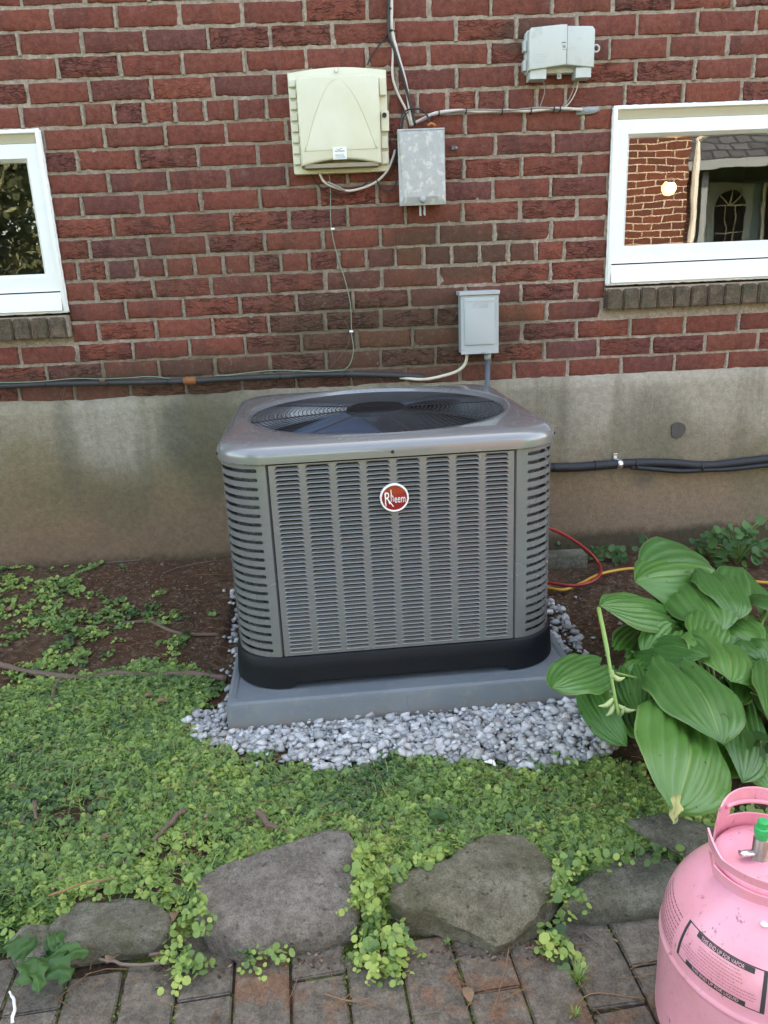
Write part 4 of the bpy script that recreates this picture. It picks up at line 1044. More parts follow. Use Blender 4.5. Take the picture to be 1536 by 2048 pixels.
# strips of sheet between louvre columns, and top and bottom borders
xs = [-pw/2+gap*(i+1)+cw*i for i in range(NCOL)]
edges = [-pw/2]+[e for x in xs for e in (x, x+cw)]+[pw/2]
sh = MB()
for i in range(0, len(edges), 2): sh.box(edges[i], edges[i+1], -H-.0015, -H+.003, zl(zlo), zl(zhi))
for x in xs:
    sh.box(x, x+cw, -H-.0015, -H+.003, zl(zlo), zl(zlo+.008)); sh.box(x, x+cw, -H-.0015, -H+.003, zl(zhi-.003), zl(zhi))
# folded side edges
sh.box(-pw/2, -pw/2+.003, -H+.003, -H+.03, zl(zlo), zl(zhi)); sh.box(pw/2-.003, pw/2, -H+.003, -H+.03, zl(zlo), zl(zhi))
sh.build('panel_sheet', 'ac', fp)
def louvre_mesh():
    # local: x along, y out (-), z up; fills one pitch; top edge dished inwards
    nx_ = 14; vs = []; rowsz = [0, .07, .18, .30, .42, .52]
    for zi, zf in enumerate(rowsz):
        for i in range(nx_+1):
            u = i/nx_; e = min(1, min(u, 1-u)/.13); e = math.sqrt(max(0, 1-(1-e)**2))
            x = cw*u; z = pitch*(zf*(.55+.45*e) if zf > .07 else zf)
            y = -.0016 - .0026*e*(1 if zf in (.07,) else 0) + (.0075*e*max(0, (zf-.07))/.45)
            vs.append((x, y, z))
    L = nx_+1; fs = [(j*L+i, j*L+i+1, (j+1)*L+i+1, (j+1)*L+i) for j in range(len(rowsz)-1) for i in range(nx_)]
    # sheet corners left above the dished ends
    k = len(vs)
    for i in range(nx_+1):
        u = i/nx_; e = min(1, min(u, 1-u)/.13); e = math.sqrt(max(0, 1-(1-e)**2))
        vs.append((cw*u, -.0015, pitch*(.36+.60*min(1, e*1.02) if e < 1 else .965)))
    for i in range(nx_+1): vs.append((cw*i/nx_, -.0015, pitch))
    fs += [(k+i, k+i+1, k+L+i+1, k+L+i) for i in range(nx_)]
    me = MB().add(vs, fs).mesh('louvre'); me.shade_smooth(); me.materials.append(M['ac']); return me
lm = louvre_mesh()
slots = [(j, i) for j in range(NROW-1, -1, -1) for i in range(NCOL)]
rest = MB(); lv = [tuple(v.co) for v in lm.vertices]; lf = [tuple(p_.vertices) for p_ in lm.polygons]
for q_, (j, i) in enumerate(slots):
    loc = (xs[i], -H, zl(zlo+.008+pitch*j))
    if q_ < 296:
        o = link('louvre', lm, None, fp); o.location = loc
    else: rest.add([(v[0]+loc[0], v[1]+loc[1], v[2]+loc[2]) for v in lv], lf)
tag(rest.build('louvres', 'ac', fp, True), kind='stuff')
# corner panels with slots
def corner_panel(t0, t1, s0, s1, label=None):
    """t: distance along the perimeter from the front centre; slots from s0 to s1"""
    NR = 22; zz0, zz1 = ZB+.004, ZT-.002; ph = (zz1-zz0-.010)/NR
    sh_ = .42*ph
    rows_ = [zz0]
    for r in range(NR):
        a = zz0+.010+ph*r+.16*ph; rows_ += [a, a+sh_]
    rows_.append(zz1)
    T = list(np.linspace(t0, s0, 4)[:-1]) + [s0+.0008, s0+.003] + list(np.linspace(s0+.006, s1-.006, 30)) + [s1-.003, s1-.0008] + list(np.linspace(s1, t1, 4)[1:])
    nT = len(T); mb = MB()
    for off in (0.0, -.004):
        pass
    def P(t, z, off): x, y, _, _ = acround(t % per, off, 0); return (x, y, zl(z))
    for r in range(len(rows_)-1):
        slot = r % 2 == 1
        za, zb_ = rows_[r], rows_[r+1]
        for k in range(nT-1):
            a, b_ = T[k], T[k+1]; mid_ = (a+b_)/2
            if slot and s0 < mid_ < s1:
                # rounded slot ends
                def cut(t):
                    dd = min(t-s0, s1-t); rr = sh_/2
                    return rr if dd >= rr else math.sqrt(max(0, rr*rr-(rr-max(0, dd))**2))
                ca, cb_ = cut(a), cut(b_); c = (za+zb_)/2
                if ca < sh_/2-1e-5 or cb_ < sh_/2-1e-5:
                    mb.add([P(a, za, 0), P(b_, za, 0), P(b_, c-cb_, 0), P(a, c-ca, 0), P(a, c+ca, 0), P(b_, c+cb_, 0), P(b_, zb_, 0), P(a, zb_, 0)], [(0,1,2,3), (4,5,6,7)])
                # slot lips turned inwards
                mb.add([P(a, c-ca, 0), P(b_, c-cb_, 0), P(b_, c-cb_, -.004), P(a, c-ca, -.004), P(a, c+ca, 0), P(b_, c+cb_, 0), P(b_, c+cb_, -.004), P(a, c+ca, -.004)], [(0,1,2,3), (4,7,6,5)])
            else:
                mb.add([P(a, za, 0), P(b_, za, 0), P(b_, zb_, 0), P(a, zb_, 0)], [(0,1,2,3)])
    # outward rolled edge at the seam
    me = mb.mesh('corner_panel'); bm = bmesh.new(); bm.from_mesh(me); bmesh.ops.remove_doubles(bm, verts=bm.verts, dist=.00005); bm.to_mesh(me); bm.free()
    o = link('corner_panel', me, 'ac', ac, True); soften(me, 50)
    for ta in (t0, t1):
        mb = MB(); mb.add([P(ta, zz0, 0), P(ta, zz1, 0), P(ta, zz1, -.02), P(ta, zz0, -.02)], [(0,1,2,3)]); mb.build('edge_fold', 'ac', o)
    return o
side = (H-ACR)*1 + PI*ACR/2    # perimeter distance from the front centre to the start of the side face
tS = SX+.0045
half_side = H-ACR
tB = side + (half_side-SX) + .0
corner_panel(tS, side+.02+(half_side-SX)+.03, tS+.030, side+.035)
corner_panel(-(side+.02+(half_side-SX)+.03), -tS, -(side+.035), -tS-.022)
# back corners and side panels: plain ribbed sheets
def plain_side(t0, t1, name):
    T = np.linspace(t0, t1, 24); mb = MB(); NR = 44; vs = []; zz = np.linspace(ZB+.004, ZT-.002, NR*3+1)
    for j, z in enumerate(zz):
        o_ = (.0, -.006, .002)[j % 3]
        for t in T: x, y, _, _ = acround(t % per, o_, 0); vs.append((x, y, zl(z)))
    L = len(T); mb.add(vs, [(j*L+i, j*L+i+1, (j+1)*L+i+1, (j+1)*L+i) for j in range(len(zz)-1) for i in range(L-1)]); mb.build(name, 'ac', ac)
plain_side(side+.095, per/2, 'side_panel'); plain_side(-per/2, -side-.095, 'side_panel')
# coil behind the slots and dark inside
loft([sqring(-.028, ZB, ACR), sqring(-.028, ZT, ACR)], N, 'coil', 'coil', ac)
def seamline(t):
    x, y, _, _ = acround(t % per, -.012, 0); MB().box(x-.006, x+.006, y-.001, y+.004, zl(ZB), zl(ZT)).build('seam_backing', 'seam', ac)
seamline(tS-.003); seamline(-tS+.003)
MB().box(-SX+.004, SX-.004, -H+.016, -H+.018, zl(ZB), zl(ZT)).build('inner_screen', 'void', ac)
MB().lathe([(0, zl(ZB+.05)), (.370, zl(ZB+.05)), (.378, zl(ZTOP-.03))], 64).build('fan_well', 'void', ac, True)
# base pan with raised gap between the feet
def basering(off, zf): return [(lambda q: (q[0], q[1], zl(zf(q))))(rs(2*PI*k/N, H+off, ACR+off)) for k in range(N)]
def foot(q):
    u = max(abs(q[0]), 0) if abs(q[1]) > abs(q[0]) else abs(q[1]); t = min(1, max(0, (SX-.015-u)/.018)); return ZP+.0005+.016*t
loft([basering(-.02, lambda q: ZB+.004), basering(.0035, lambda q: ZB+.003), basering(.0075, lambda q: ZB-.002), basering(.010, lambda q: ZB-.03), basering(.014, foot), basering(-.03, foot)], N, 'base', 'base_pan', ac, angle=50)
# fan grille: rings and spokes
zg = ZTOP-.010
g = MB()
NRG = 23
for k in range(NRG):
    r = .102+(.380-.102)*k/(NRG-1); z = zl(zg+.010*(1-((r/.37)**2)))
    g.tube([(r*math.cos(a), r*math.sin(a), z) for a in np.linspace(0, 2*PI, 73)], .00115, 5, False)
g.build('grille_rings', 'grille', ac, True)
for k in range(8):
    a = 2*PI*k/8+math.radians(10); MB().tube([(r*math.cos(a), r*math.sin(a), zl(zg-.003+.010*(1-((r/.37)**2)))) for r in (.06, .15, .25, .33, .392)], .0020, 6).build('grille_spoke', 'grille', ac, True)
MB().lathe([(0, .017), (.030, .0175), (.050, .0175), (.056, .014), (.070, .014), (.080, .015), (.092, .010), (.096, .0), (.09, -.004)], 48, (0, 0, zl(zg))).build('grille_hub', 'base', ac, True)
fan = bpy.data.objects.new('fan', None); COL.objects.link(fan); fan.parent = ac; fan.location = (0, 0, zl(ZTOP-.075))
MB().lathe([(0, .02), (.08, .018), (.085, -.03), (.08, -.10)], 32).build('motor', 'base', fan, True)
def blade(a0, span):
    mb = MB(); nr, na = 10, 14; vs = []
    for i in range(nr+1):
        r = .07+.300*i/nr
        for j in range(na+1):
            u = j/na; a = a0+span*(u-.5)*(.85+.25*i/nr)+.10*math.sin(PI*i/nr)
            vs.append((r*math.cos(a), r*math.sin(a), -.055*(u-.5)*2+.010*math.sin(PI*u)))
    L = na+1; fs = [(i*L+j, i*L+j+1, (i+1)*L+j+1, (i+1)*L+j) for i in range(nr) for j in range(na)]
    mb.add(vs, fs).build('blade', 'blade', fan, True)
for k in range(2): blade(math.radians(-84)+PI*k, math.radians(105))
# badge
bz = at(789, 996, y=ACY-H-.01); bx = (bz.x-ACX)*math.cos(ACA)-.020
bg_ = bpy.data.objects.new('badge', None); COL.objects.link(bg_); bg_.parent = ac; bg_.location = (bx, -H-.006, zl(bz.z))
BR = .0375
RX = Matrix.Rotation(PI/2, 4, 'X')
o = MB().lathe([(BR*.87, .0035), (BR*.89, .0060), (BR*.97, .0060), (BR, .003), (BR, -.004)], 48).build('badge_rim', 'logo_white', bg_, True); o.matrix_local = RX
o = MB().lathe([(0, .0048), (BR*.5, .0044), (BR*.88, .0034)], 48).build('badge_face', 'logo_red', bg_, True); o.matrix_local = RX
def bt(body, x, z, size, sx, sh=0):
    me = text_mesh(body, size, extrude=.0006, sx=sx, shear=sh); me.transform(Matrix.Translation((x, -.0058, z)) @ ROT_WALL); link('badge_lettering', me, 'logo_white', bg_)
bt('R', -.0190, -.0010, .046, .60, .06); bt('h', -.0062, .0020, .036, .48); bt('eem', .0140, -.0030, .031, .56)
b = MB(); b.tube([(-.0245, -.0060, .0135), (-.0225, -.0060, -.0205)], .0012, 5); b.tube([(-.0155, -.0060, -.004), (-.0035, -.0060, -.0225)], .0012, 5); b.tube([(-.0083, -.0060, .005), (-.0083, -.0060, .0225)], .0014, 5); b.build('badge_strokes', 'logo_white', bg_)

# pad
PA = ACA
pd = thing('equipment_pad', 'blue grey plastic pad beneath the air conditioner', 'pad', (ACX+.009*1, ACY-.0376, .0), ACA)
hp = .4825
b = MB(); zt2 = ZP; 
def sq(h_, z): return rrect(-h_, h_, -h_, h_, .012, 3), z
rg = []
for h_, z in ((hp+.004, -.02), (hp+.001, ZP-.014), (hp-.002, ZP-.004), (hp-.010, ZP), (hp-.022, ZP-.0005), (hp-.026, ZP-.004), (.02, ZP-.004)):
    rg.append([(x, y, z) for x, y in rrect(-h_, h_, -h_, h_, max(.004, .02 if h_ > .1 else .004), 4)])
n_ = len(rg[0]); vs = [v for r in rg for v in r]; fs = [(i*n_+k, i*n_+(k+1) % n_, (i+1)*n_+(k+1) % n_, (i+1)*n_+k) for i in range(len(rg)-1) for k in range(n_)]
b.add(vs, fs); b.add(rg[-1], [tuple(range(n_))]); b.build('slab', 'pad', pd, angle=25)
MB().box(-.002, .002, -hp-.0022, -hp+.002, -.01, ZP-.016).build('mould_seam', 'pad', pd)

# refrigerant line set to the right edge
ls = thing('line_set', 'thick black insulated pipes leaving the air conditioner along the foundation to the right edge', 'insulated pipe', (0, 0, 0))
P = [Vector(v) for v in wpath([(1040, 936), (1103, 935), (1160, 934), (1210, 930), (1270, 926), (1340, 926), (1400, 931), (1450, 928), (1536, 918), (1640, 910), (2100, 890)], -.045)]
P[0] = Vector((1.55, -.40, P[0].z)); 
MB().tube(smooth_path(P[1:], 6), [.0175 if i > 16 else .0185 for i in range(6*(len(P)-2)+1)], 14).build('insulated_pipe', 'foam', ls, True)
P2 = wpath([(1262, 934), (1310, 938), (1360, 942), (1404, 940), (1460, 938), (1536, 930), (1640, 922), (2100, 902)], -.052)
MB().tube(smooth_path(P2, 6), .0105, 12).build('drain_tube', 'foam', ls, True)
for px, py in ((1190, 931), (1271, 928), (1402, 933)):
    q = at(px, py, y=-.047); MB().tube([(q.x-.0025, -.047, q.z-.001), (q.x+.0025, -.047, q.z-.001)], .0212, 14).build('cable_tie', 'black', ls, True)
q = at(1238, 928, y=-.047); 
b = MB(); b.tube([(q.x-.008, -.047, q.z), (q.x+.010, -.047, q.z-.0005)], .0205, 16); b.build('pipe_strap', 'zinc', ls, True)
b = MB(); b.box(q.x-.016, q.x+.000, -.024, -.0185, q.z+.012, q.z+.040, .001); b.build('strap_tab', 'zinc', ls)
tag(MB().tube(smooth_path([(1.55, -.40, P[0].z), (1.66, -.20, P[1].z), (1.72, -.06, P[1].z), (P[1].x+.06, -.045, P[1].z)], 6), .0178, 12).build('insulated_pipe', 'foam', ls, True))
# red and yellow hoses
def gpath(pts): return [at(a, b_, z=zz) for a, b_, zz in pts]
def vpath(pts): return [at(a, b_, y=yy) for a, b_, yy in pts]
rp = vpath([(1060, 1050, -.42), (1100, 1057, -.34), (1140, 1076, -.25), (1178, 1104, -.20), (1198, 1128, -.21)]) + [at(1201, 1147, z=.026), at(1183, 1163, z=.022), at(1150, 1171, z=.022), at(1110, 1167, z=.024), at(1060, 1160, z=.024)]
tag(MB().tube(smooth_path(rp, 8), .0062, 10).build('red_hose', 'red_hose', None, True), 'red hose looping out from behind the air conditioner onto the soil', 'hose')
yp = [at(1050, 1160, z=.012), at(1100, 1176, z=.012), at(1130, 1179, z=.012), at(1165, 1165, z=.012), at(1200, 1148, z=.012), at(1262, 1137, z=.012), at(1330, 1140, z=.012), at(1440, 1152, z=.012), at(1500, 1162, z=.012), at(1600, 1170, z=.012)]
tag(MB().tube(smooth_path(yp, 8), .0055, 10).build('yellow_hose', 'yellow_hose', None, True), 'yellow hose lying on the soil and passing behind the big leaves', 'hose')

# ------------------------------------------------------------------ stones
STONES = []
def rock(name, label, top, ztop, drop, mat, seed, grow=(.0, .012), tilt=0, amp=.010, strata=0, ny=0):
    """top: outline pixels of the top face, taken at height ztop; sides fall by drop"""
    P = [at(a, b_, z=ztop) for a, b_ in top]; n = len(P); ns = 100
    if 'edging' in name: c_ = sum(P, Vector())/n; STONES.append([tuple(c_.lerp(p_, .97))[:2] for p_ in P])
    per_ = [0]
    for i in range(n): per_.append(per_[-1]+(P[(i+1) % n]-P[i]).length)
    Q = []
    for k in range(ns):
        d = per_[-1]*k/ns; i = max(j for j in range(n) if per_[j] <= d+1e-9); u = (d-per_[i])/(per_[i+1]-per_[i]); Q.append(P[i].lerp(P[(i+1) % n], u))
    for _ in range(0): Q = [(Q[k-1]+Q[k]*2+Q[(k+1) % ns])/4 for k in range(ns)]
    c = sum(Q, Vector())/ns; rings = []
    fr = [.02, .12, .24, .36, .48, .60, .72, .83, .92, .98]
    for f in fr: rings.append([c.lerp(q, f)+Vector((0, 0, .006*(1-f*f)-.003*f)) for q in Q])
    for j, (dz, gx) in enumerate([(.006, 1.0), (.016, 1.006), (.3, 1), (.5, 1), (.7, 1), (.85, .99), (1, .98)]):
        dd = dz if j < 2 else dz*drop
        rings.append([c+(q-c)*(1.0+ (grow[0]+grow[1]*math.sin(PI*min(1, dd/drop)))/max(.05, (q-c).length)) - Vector((0, 0, dd)) for q in Q])
    V = []
    for ri, R_ in enumerate(rings):
        for v in R_:
            nv = noise.noise_vector(v*8+Vector((seed, 0, 0)))*amp + noise.noise_vector(v*28+Vector((0, seed, 0)))*amp*.4 + noise.noise_vector(v*90)*amp*.16
            vd = noise.voronoi(v*15+Vector((seed, seed, 0)))[0]; nv += Vector((.3, -.3, 1))*amp*.9*(min(.5, vd[1]-vd[0])-.25)
            lay = 0
            if strata and ri >= len(fr)-3: lay = strata*math.sin(v.z*150+4*noise.noise(v*6)+seed)
            d = (v-c); d.z = 0; d = d.normalized() if d.length > 1e-4 else Vector((0, 0, 0))
            vv = v+nv+d*lay; vv.z += tilt*(v.y-c.y); V.append(vv - c + Vector((0, 0, 0)))
    L = ns; R_ = len(rings); fs = [(i*L+k, i*L+(k+1) % L, (i+1)*L+(k+1) % L, (i+1)*L+k) for i in range(R_-1) for k in range(L)]
    mb = MB().add(V, fs); mb.add(V[:L], [tuple(range(L))[::-1]])
    o = mb.build(name, mat, None, True); soften(o.data, 38); o.location = c
    return tag(o, label, 'stone')
rock('edging_stone', 'big smooth brown grey edging stone, left of the middle at the patio edge', [(396,1760),(435,1737),(500,1715),(565,1697),(655,1668),(695,1672),(716,1708),(712,1760),(700,1812),(640,1836),(560,1848),(485,1858),(425,1838),(402,1800)], -.012, .085, 'rock_grey', 11, amp=.006, tilt=.14)
rock('edging_stone', 'olive edging stone with a split layered front, right of the middle at the patio edge', [(800,1757),(850,1733),(905,1722),(935,1700),(990,1684),(1040,1687),(1076,1706),(1112,1736),(1114,1762),(1078,1792),(1030,1826),(985,1838),(940,1814),(880,1806),(812,1800),(790,1780)], -.006, .09, 'rock_moss', 23, amp=.011, strata=.006, tilt=.16)
rock('edging_stone', 'low rounded edging stone half hidden by leaves near the lower left corner', [(98,1850),(150,1802),(215,1786),(280,1788),(330,1825),(336,1850),(300,1868),(200,1876),(130,1888)], -.032, .065, 'rock_flat', 31, amp=.008)
rock('edging_stone', 'small tilted edging stone at the far lower left beside the lobed weed', [(20,1880),(50,1850),(95,1848),(100,1880),(80,1905),(40,1915)], -.04, .06, 'rock_flat', 37, amp=.006)
rock('edging_stone', 'flat mossy edging stone beside the pink cylinder', [(1130,1800),(1150,1768),(1200,1738),(1240,1712),(1300,1700),(1352,1712),(1368,1740),(1372,1778),(1330,1782),(1290,1792),(1200,1806)], -.03, .065, 'rock_flat', 43, amp=.006)
rock('slate_piece', 'flat slate piece under the drooping big leaf tip', [(1265,1635),(1330,1622),(1420,1650),(1470,1690),(1440,1712),(1370,1690),(1300,1660)], .004, .035, 'rock_flat', 47, amp=.003)
rock('flat_stone', 'small flat pale stone lying in the lawn near the left edge', [(18,1212),(45,1201),(90,1202),(96,1212),(70,1219),(30,1220)], .038, .03, 'rock_grey', 53, amp=.002)
q0, q1 = at(1085, 1104, y=-.10), at(1172, 1104, y=-.10)
b = MB(); b.box(q0.x, q1.x-.01, -.16, -.075, -.02, .035, .006); tag(b.build('stone_block', 'rock_flat', None, angle=40), 'grey green stone block against the foundation behind the red hose', 'stone')

# ------------------------------------------------------------------ patio
pt = bpy.data.objects.new('patio', None); COL.objects.link(pt); tag(pt, kind='structure')
PANG = math.radians(5.2); PO = Vector((.576, -1.90, 0)); PWD, PLN = .1035, .205
PZ = -.083
def paver_mesh(seed):
    r = random.Random(seed); bm = bmesh.new(); bmesh.ops.create_cube(bm, size=1)
    for v in bm.verts: v.co = Vector((v.co.x*(PWD-.005)+r.uniform(-.0012, .0012), v.co.y*(PLN-.005)+r.uniform(-.0015, .0015), v.co.z*.05-.025+r.uniform(-.001, .001)))
    bmesh.ops.bevel(bm, geom=[e for e in bm.edges], offset=.003, segments=2, affect='EDGES')
    me = MB().bm(bm).mesh('paver'); me.materials.append(M['paver']); soften(me, 50); return me
PM = [paver_mesh(i) for i in range(8)]
R2 = Matrix.Rotation(PANG, 3, 'Z')
far = MB()
JN = [(0, .055), (1, .16), (2, .052), (3, .15), (4, .12), (5, .10), (6, .03), (7, .14), (8, .10), (9, .03)]
for i in range(-7, 16):
    jo = dict(JN).get(i, (i*.137) % PLN)
    for j in range(-12, 3):
        c = Vector(((i+.5)*PWD, -j*PLN*-1 - jo, 0)); p = PO + R2 @ c
        if p.y > -1.80: continue
        seen = p.y > -2.2 and -.1 < p.x < 1.75
        if seen:
            o = link('paver', random.choice(PM), None, pt); o.location = (p.x, p.y, PZ+random.uniform(-.003, .003)); o.rotation_euler = (random.uniform(-.012, .012), random.uniform(-.012, .012), PANG+random.uniform(-.012, .012)+(PI if random.random() < .5 else 0))
        else:
            cs = [p + R2 @ Vector((sx*(PWD-.008)/2, sy*(PLN-.008)/2, 0)) for sx, sy in ((-1,-1),(1,-1),(1,1),(-1,1))]
            far.add([(v.x, v.y, PZ) for v in cs]+[(v.x, v.y, PZ-.03) for v in cs], [(0,1,2,3), (0,4,5,1), (1,5,6,2), (2,6,7,3), (3,7,4,0)])
tag(far.build('pavers', 'paver', pt), kind='stuff')
X = np.arange(-.5, 2.4, .012); Y = np.arange(-2.5, -1.74, .012); nx_ = len(X)
V = np.array([(x, y, PZ-.0075+.0045*nz(x, y, 60)+.003*nz(x, y, 9, 4)) for y in Y for x in X]); i = np.arange(len(Y)-1)[:, None]*nx_+np.arange(nx_-1)[None]
link('joint_fill', fast_mesh('joint_fill', V, np.stack([i, i+1, i+nx_+1, i+nx_], -1).reshape(-1, 4)), 'jmoss', pt)

# ------------------------------------------------------------------ gravel
def poly_at(pts, z=0.0): return [tuple(at(a, b_, z=z))[:2] for a, b_ in pts]
G1 = poly_at([(368,1452),(395,1428),(440,1420),(470,1405),(1140,1360),(1200,1385),(1250,1480),(1215,1512),(1130,1528),(1040,1538),(990,1522),(870,1525),(800,1515),(720,1525),(650,1542),(590,1520),(545,1500),(500,1512),(420,1498),(385,1470)])
G2 = poly_at([(1090,1200),(1125,1215),(1165,1290),(1240,1400),(1240,1480),(1130,1400),(1100,1300)])
G3 = poly_at([(462,1200),(482,1200),(478,1300),(468,1410),(452,1425),(440,1415),(452,1360),(460,1280)])
def hull_rock(seed):
    r = random.Random(seed); bm = bmesh.new()
    for _ in range(13):
        d = Vector((r.gauss(0, 1), r.gauss(0, 1), r.gauss(0, 1))).normalized(); bm.verts.new(Vector((d.x*.5, d.y*.36, d.z*.28))*r.uniform(.85, 1.1))
    res = bmesh.ops.convex_hull(bm, input=bm.verts); 
    bmesh.ops.delete(bm, geom=[v for v in bm.verts if not v.link_faces], context='VERTS')
    bmesh.ops.triangulate(bm, faces=bm.faces); bm.verts.index_update()
    V = np.array([v.co for v in bm.verts]); F = np.array([[v.index for v in f.verts] for f in bm.faces]); bm.free(); return V, F
HR = [hull_rock(i) for i in range(16)]
def gravel():
    g = random.Random(4); VV = []; FF = []; TT = []; base = 0; cnt = 0
    def place(x, y, z, s):
        nonlocal base, cnt
        V, F = HR[g.randrange(16)]
        ax = Vector((g.gauss(0, 1), g.gauss(0, 1), g.gauss(0, 1))).normalized(); R_ = np.array(Matrix.Rotation(g.uniform(0, 2*PI), 3, 'Z') @ Matrix.Rotation(g.gauss(0, .5), 3, ax))
        v = (V*s) @ R_.T + np.array([x, y, z]); VV.append(v); FF.append(F+base); base += len(v); TT.append(np.full(len(v), min(1, max(0, g.gauss(.48, .27))))); cnt += 1
    for P_, sp, lay in ((G1, .0155, 3), (G2, .0165, 2), (G3, .016, 2)):
        xs_ = [p_[0] for p_ in P_]; ys_ = [p_[1] for p_ in P_]
        for L in range(lay):
            x = min(xs_)
            while x < max(xs_):
                y = min(ys_)
                while y < max(ys_):
                    a, b_ = x+g.uniform(-.5, .5)*sp, y+g.uniform(-.5, .5)*sp
                    if inpoly(a+.012*nz(a, b_, 30), b_+.012*nz(a, b_, 30, 3), P_) and (P_ is G1 or g.random() < (.42 if P_ is G2 else .22)):
                        place(a, b_, max(hgt(a, b_), -.006)+.003+L*.0075+g.uniform(-.002, .003), g.choice((.014, .018, .022, .027, .033, .042)))
                    y += sp*(1 if L < 2 else 1.5)
                x += sp*(1 if L < 2 else 1.5)
    for _ in range(46):
        k = g.choice((0, 1, 2, 3)); 
        px, py = [(g.uniform(370, 620), g.uniform(1500, 1545)), (g.uniform(900, 1200), g.uniform(1520, 1560)), (g.uniform(440, 480), g.uniform(1180, 1400)), (g.uniform(1105, 1240), g.uniform(1190, 1330))][k]
        p_ = at(px, py, z=0); place(p_.x, p_.y, hgt(p_.x, p_.y)+.008, g.uniform(.014, .024))
    V = np.concatenate(VV); F = np.concatenate(FF); me = fast_mesh('gravel', V, F, np.concatenate(TT), False)
    print('gravel', cnt)
    tag(link('gravel', me, 'gravel'), 'pale grey crushed gravel around the pad', kind='stuff')
gravel()

# ------------------------------------------------------------------ ground cover
DENSE = poly_at([(-150,1400),(0,1385),(120,1365),(330,1335),(430,1375),(385,1430),(365,1460),(400,1505),(540,1520),(600,1548),(700,1545),(800,1522),(900,1535),(1000,1548),(1130,1535),(1225,1525),(1290,1560),(1330,1640),(1536,1680),(1700,1700),(1700,1800),(1370,1790),(1350,1715),(1240,1712),(1150,1768),(1120,1800),(1117,1737),(1076,1700),(990,1680),(920,1700),(800,1755),(785,1820),(720,1850),(712,1740),(700,1670),(655,1662),(500,1712),(395,1758),(400,1850),(345,1868),(336,1830),(280,1782),(215,1782),(150,1798),(95,1840),(0,1868),(-150,1900)])
MED = poly_at([(-150,1200),(0,1165),(70,1150),(150,1190),(250,1225),(330,1235),(420,1290),(440,1330),(330,1340),(120,1370),(-150,1400)])
SPAR = poly_at([(-150,1140),(240,1110),(250,1140),(420,1250),(400,1300),(250,1230),(-150,1200)])
def lens(pts): return poly_at(pts, -.03)
GAPS = [lens(p_) for p_ in ([(340,1780),(400,1760),(398,1900),(350,1880)], [(700,1680),(740,1700),(800,1760),(785,1830),(800,1900),(760,1910),(690,1870),(712,1800)], [(1085,1710),(1130,1740),(1140,1800),(1105,1850),(1085,1880),(1060,1840),(1110,1790)], [(100,1790),(60,1830),(100,1880),(90,1900),(60,1890)])]
def leaf_batch(P, Nn, S_, tone, name, mat, nseg=8, cup=.18, elong=1.12):
    """round leaves: centre P, normal Nn, radius S_; one mesh"""
    n = len(P); Nn = Nn/np.linalg.norm(Nn, axis=1)[:, None]
    t = rng.normal(size=(n, 3)); A = np.cross(Nn, t); A /= np.linalg.norm(A, axis=1)[:, None]; B = np.cross(Nn, A)
    ang = np.linspace(0, 2*PI, nseg, endpoint=False); ca, sa = np.cos(ang), np.sin(ang)
    rim = P[:, None]+(A[:, None]*ca[None, :, None]*elong+B[:, None]*sa[None, :, None])*S_[:, None, None] + Nn[:, None]*(cup*S_)[:, None, None]*(np.cos(2*ang)[None, :, None]*.5+.6)
    V = np.concatenate([P[:, None], rim], 1).reshape(-1, 3); k = nseg+1
    b0 = np.arange(n)[:, None, None]*k; idx = np.stack([np.zeros(nseg, int), 1+np.arange(nseg), 1+(np.arange(nseg)+1) % nseg], -1)[None]
    F = (b0+idx).reshape(-1, 3)
    return link(name, fast_mesh(name, V, F, np.repeat(tone, k)), mat)
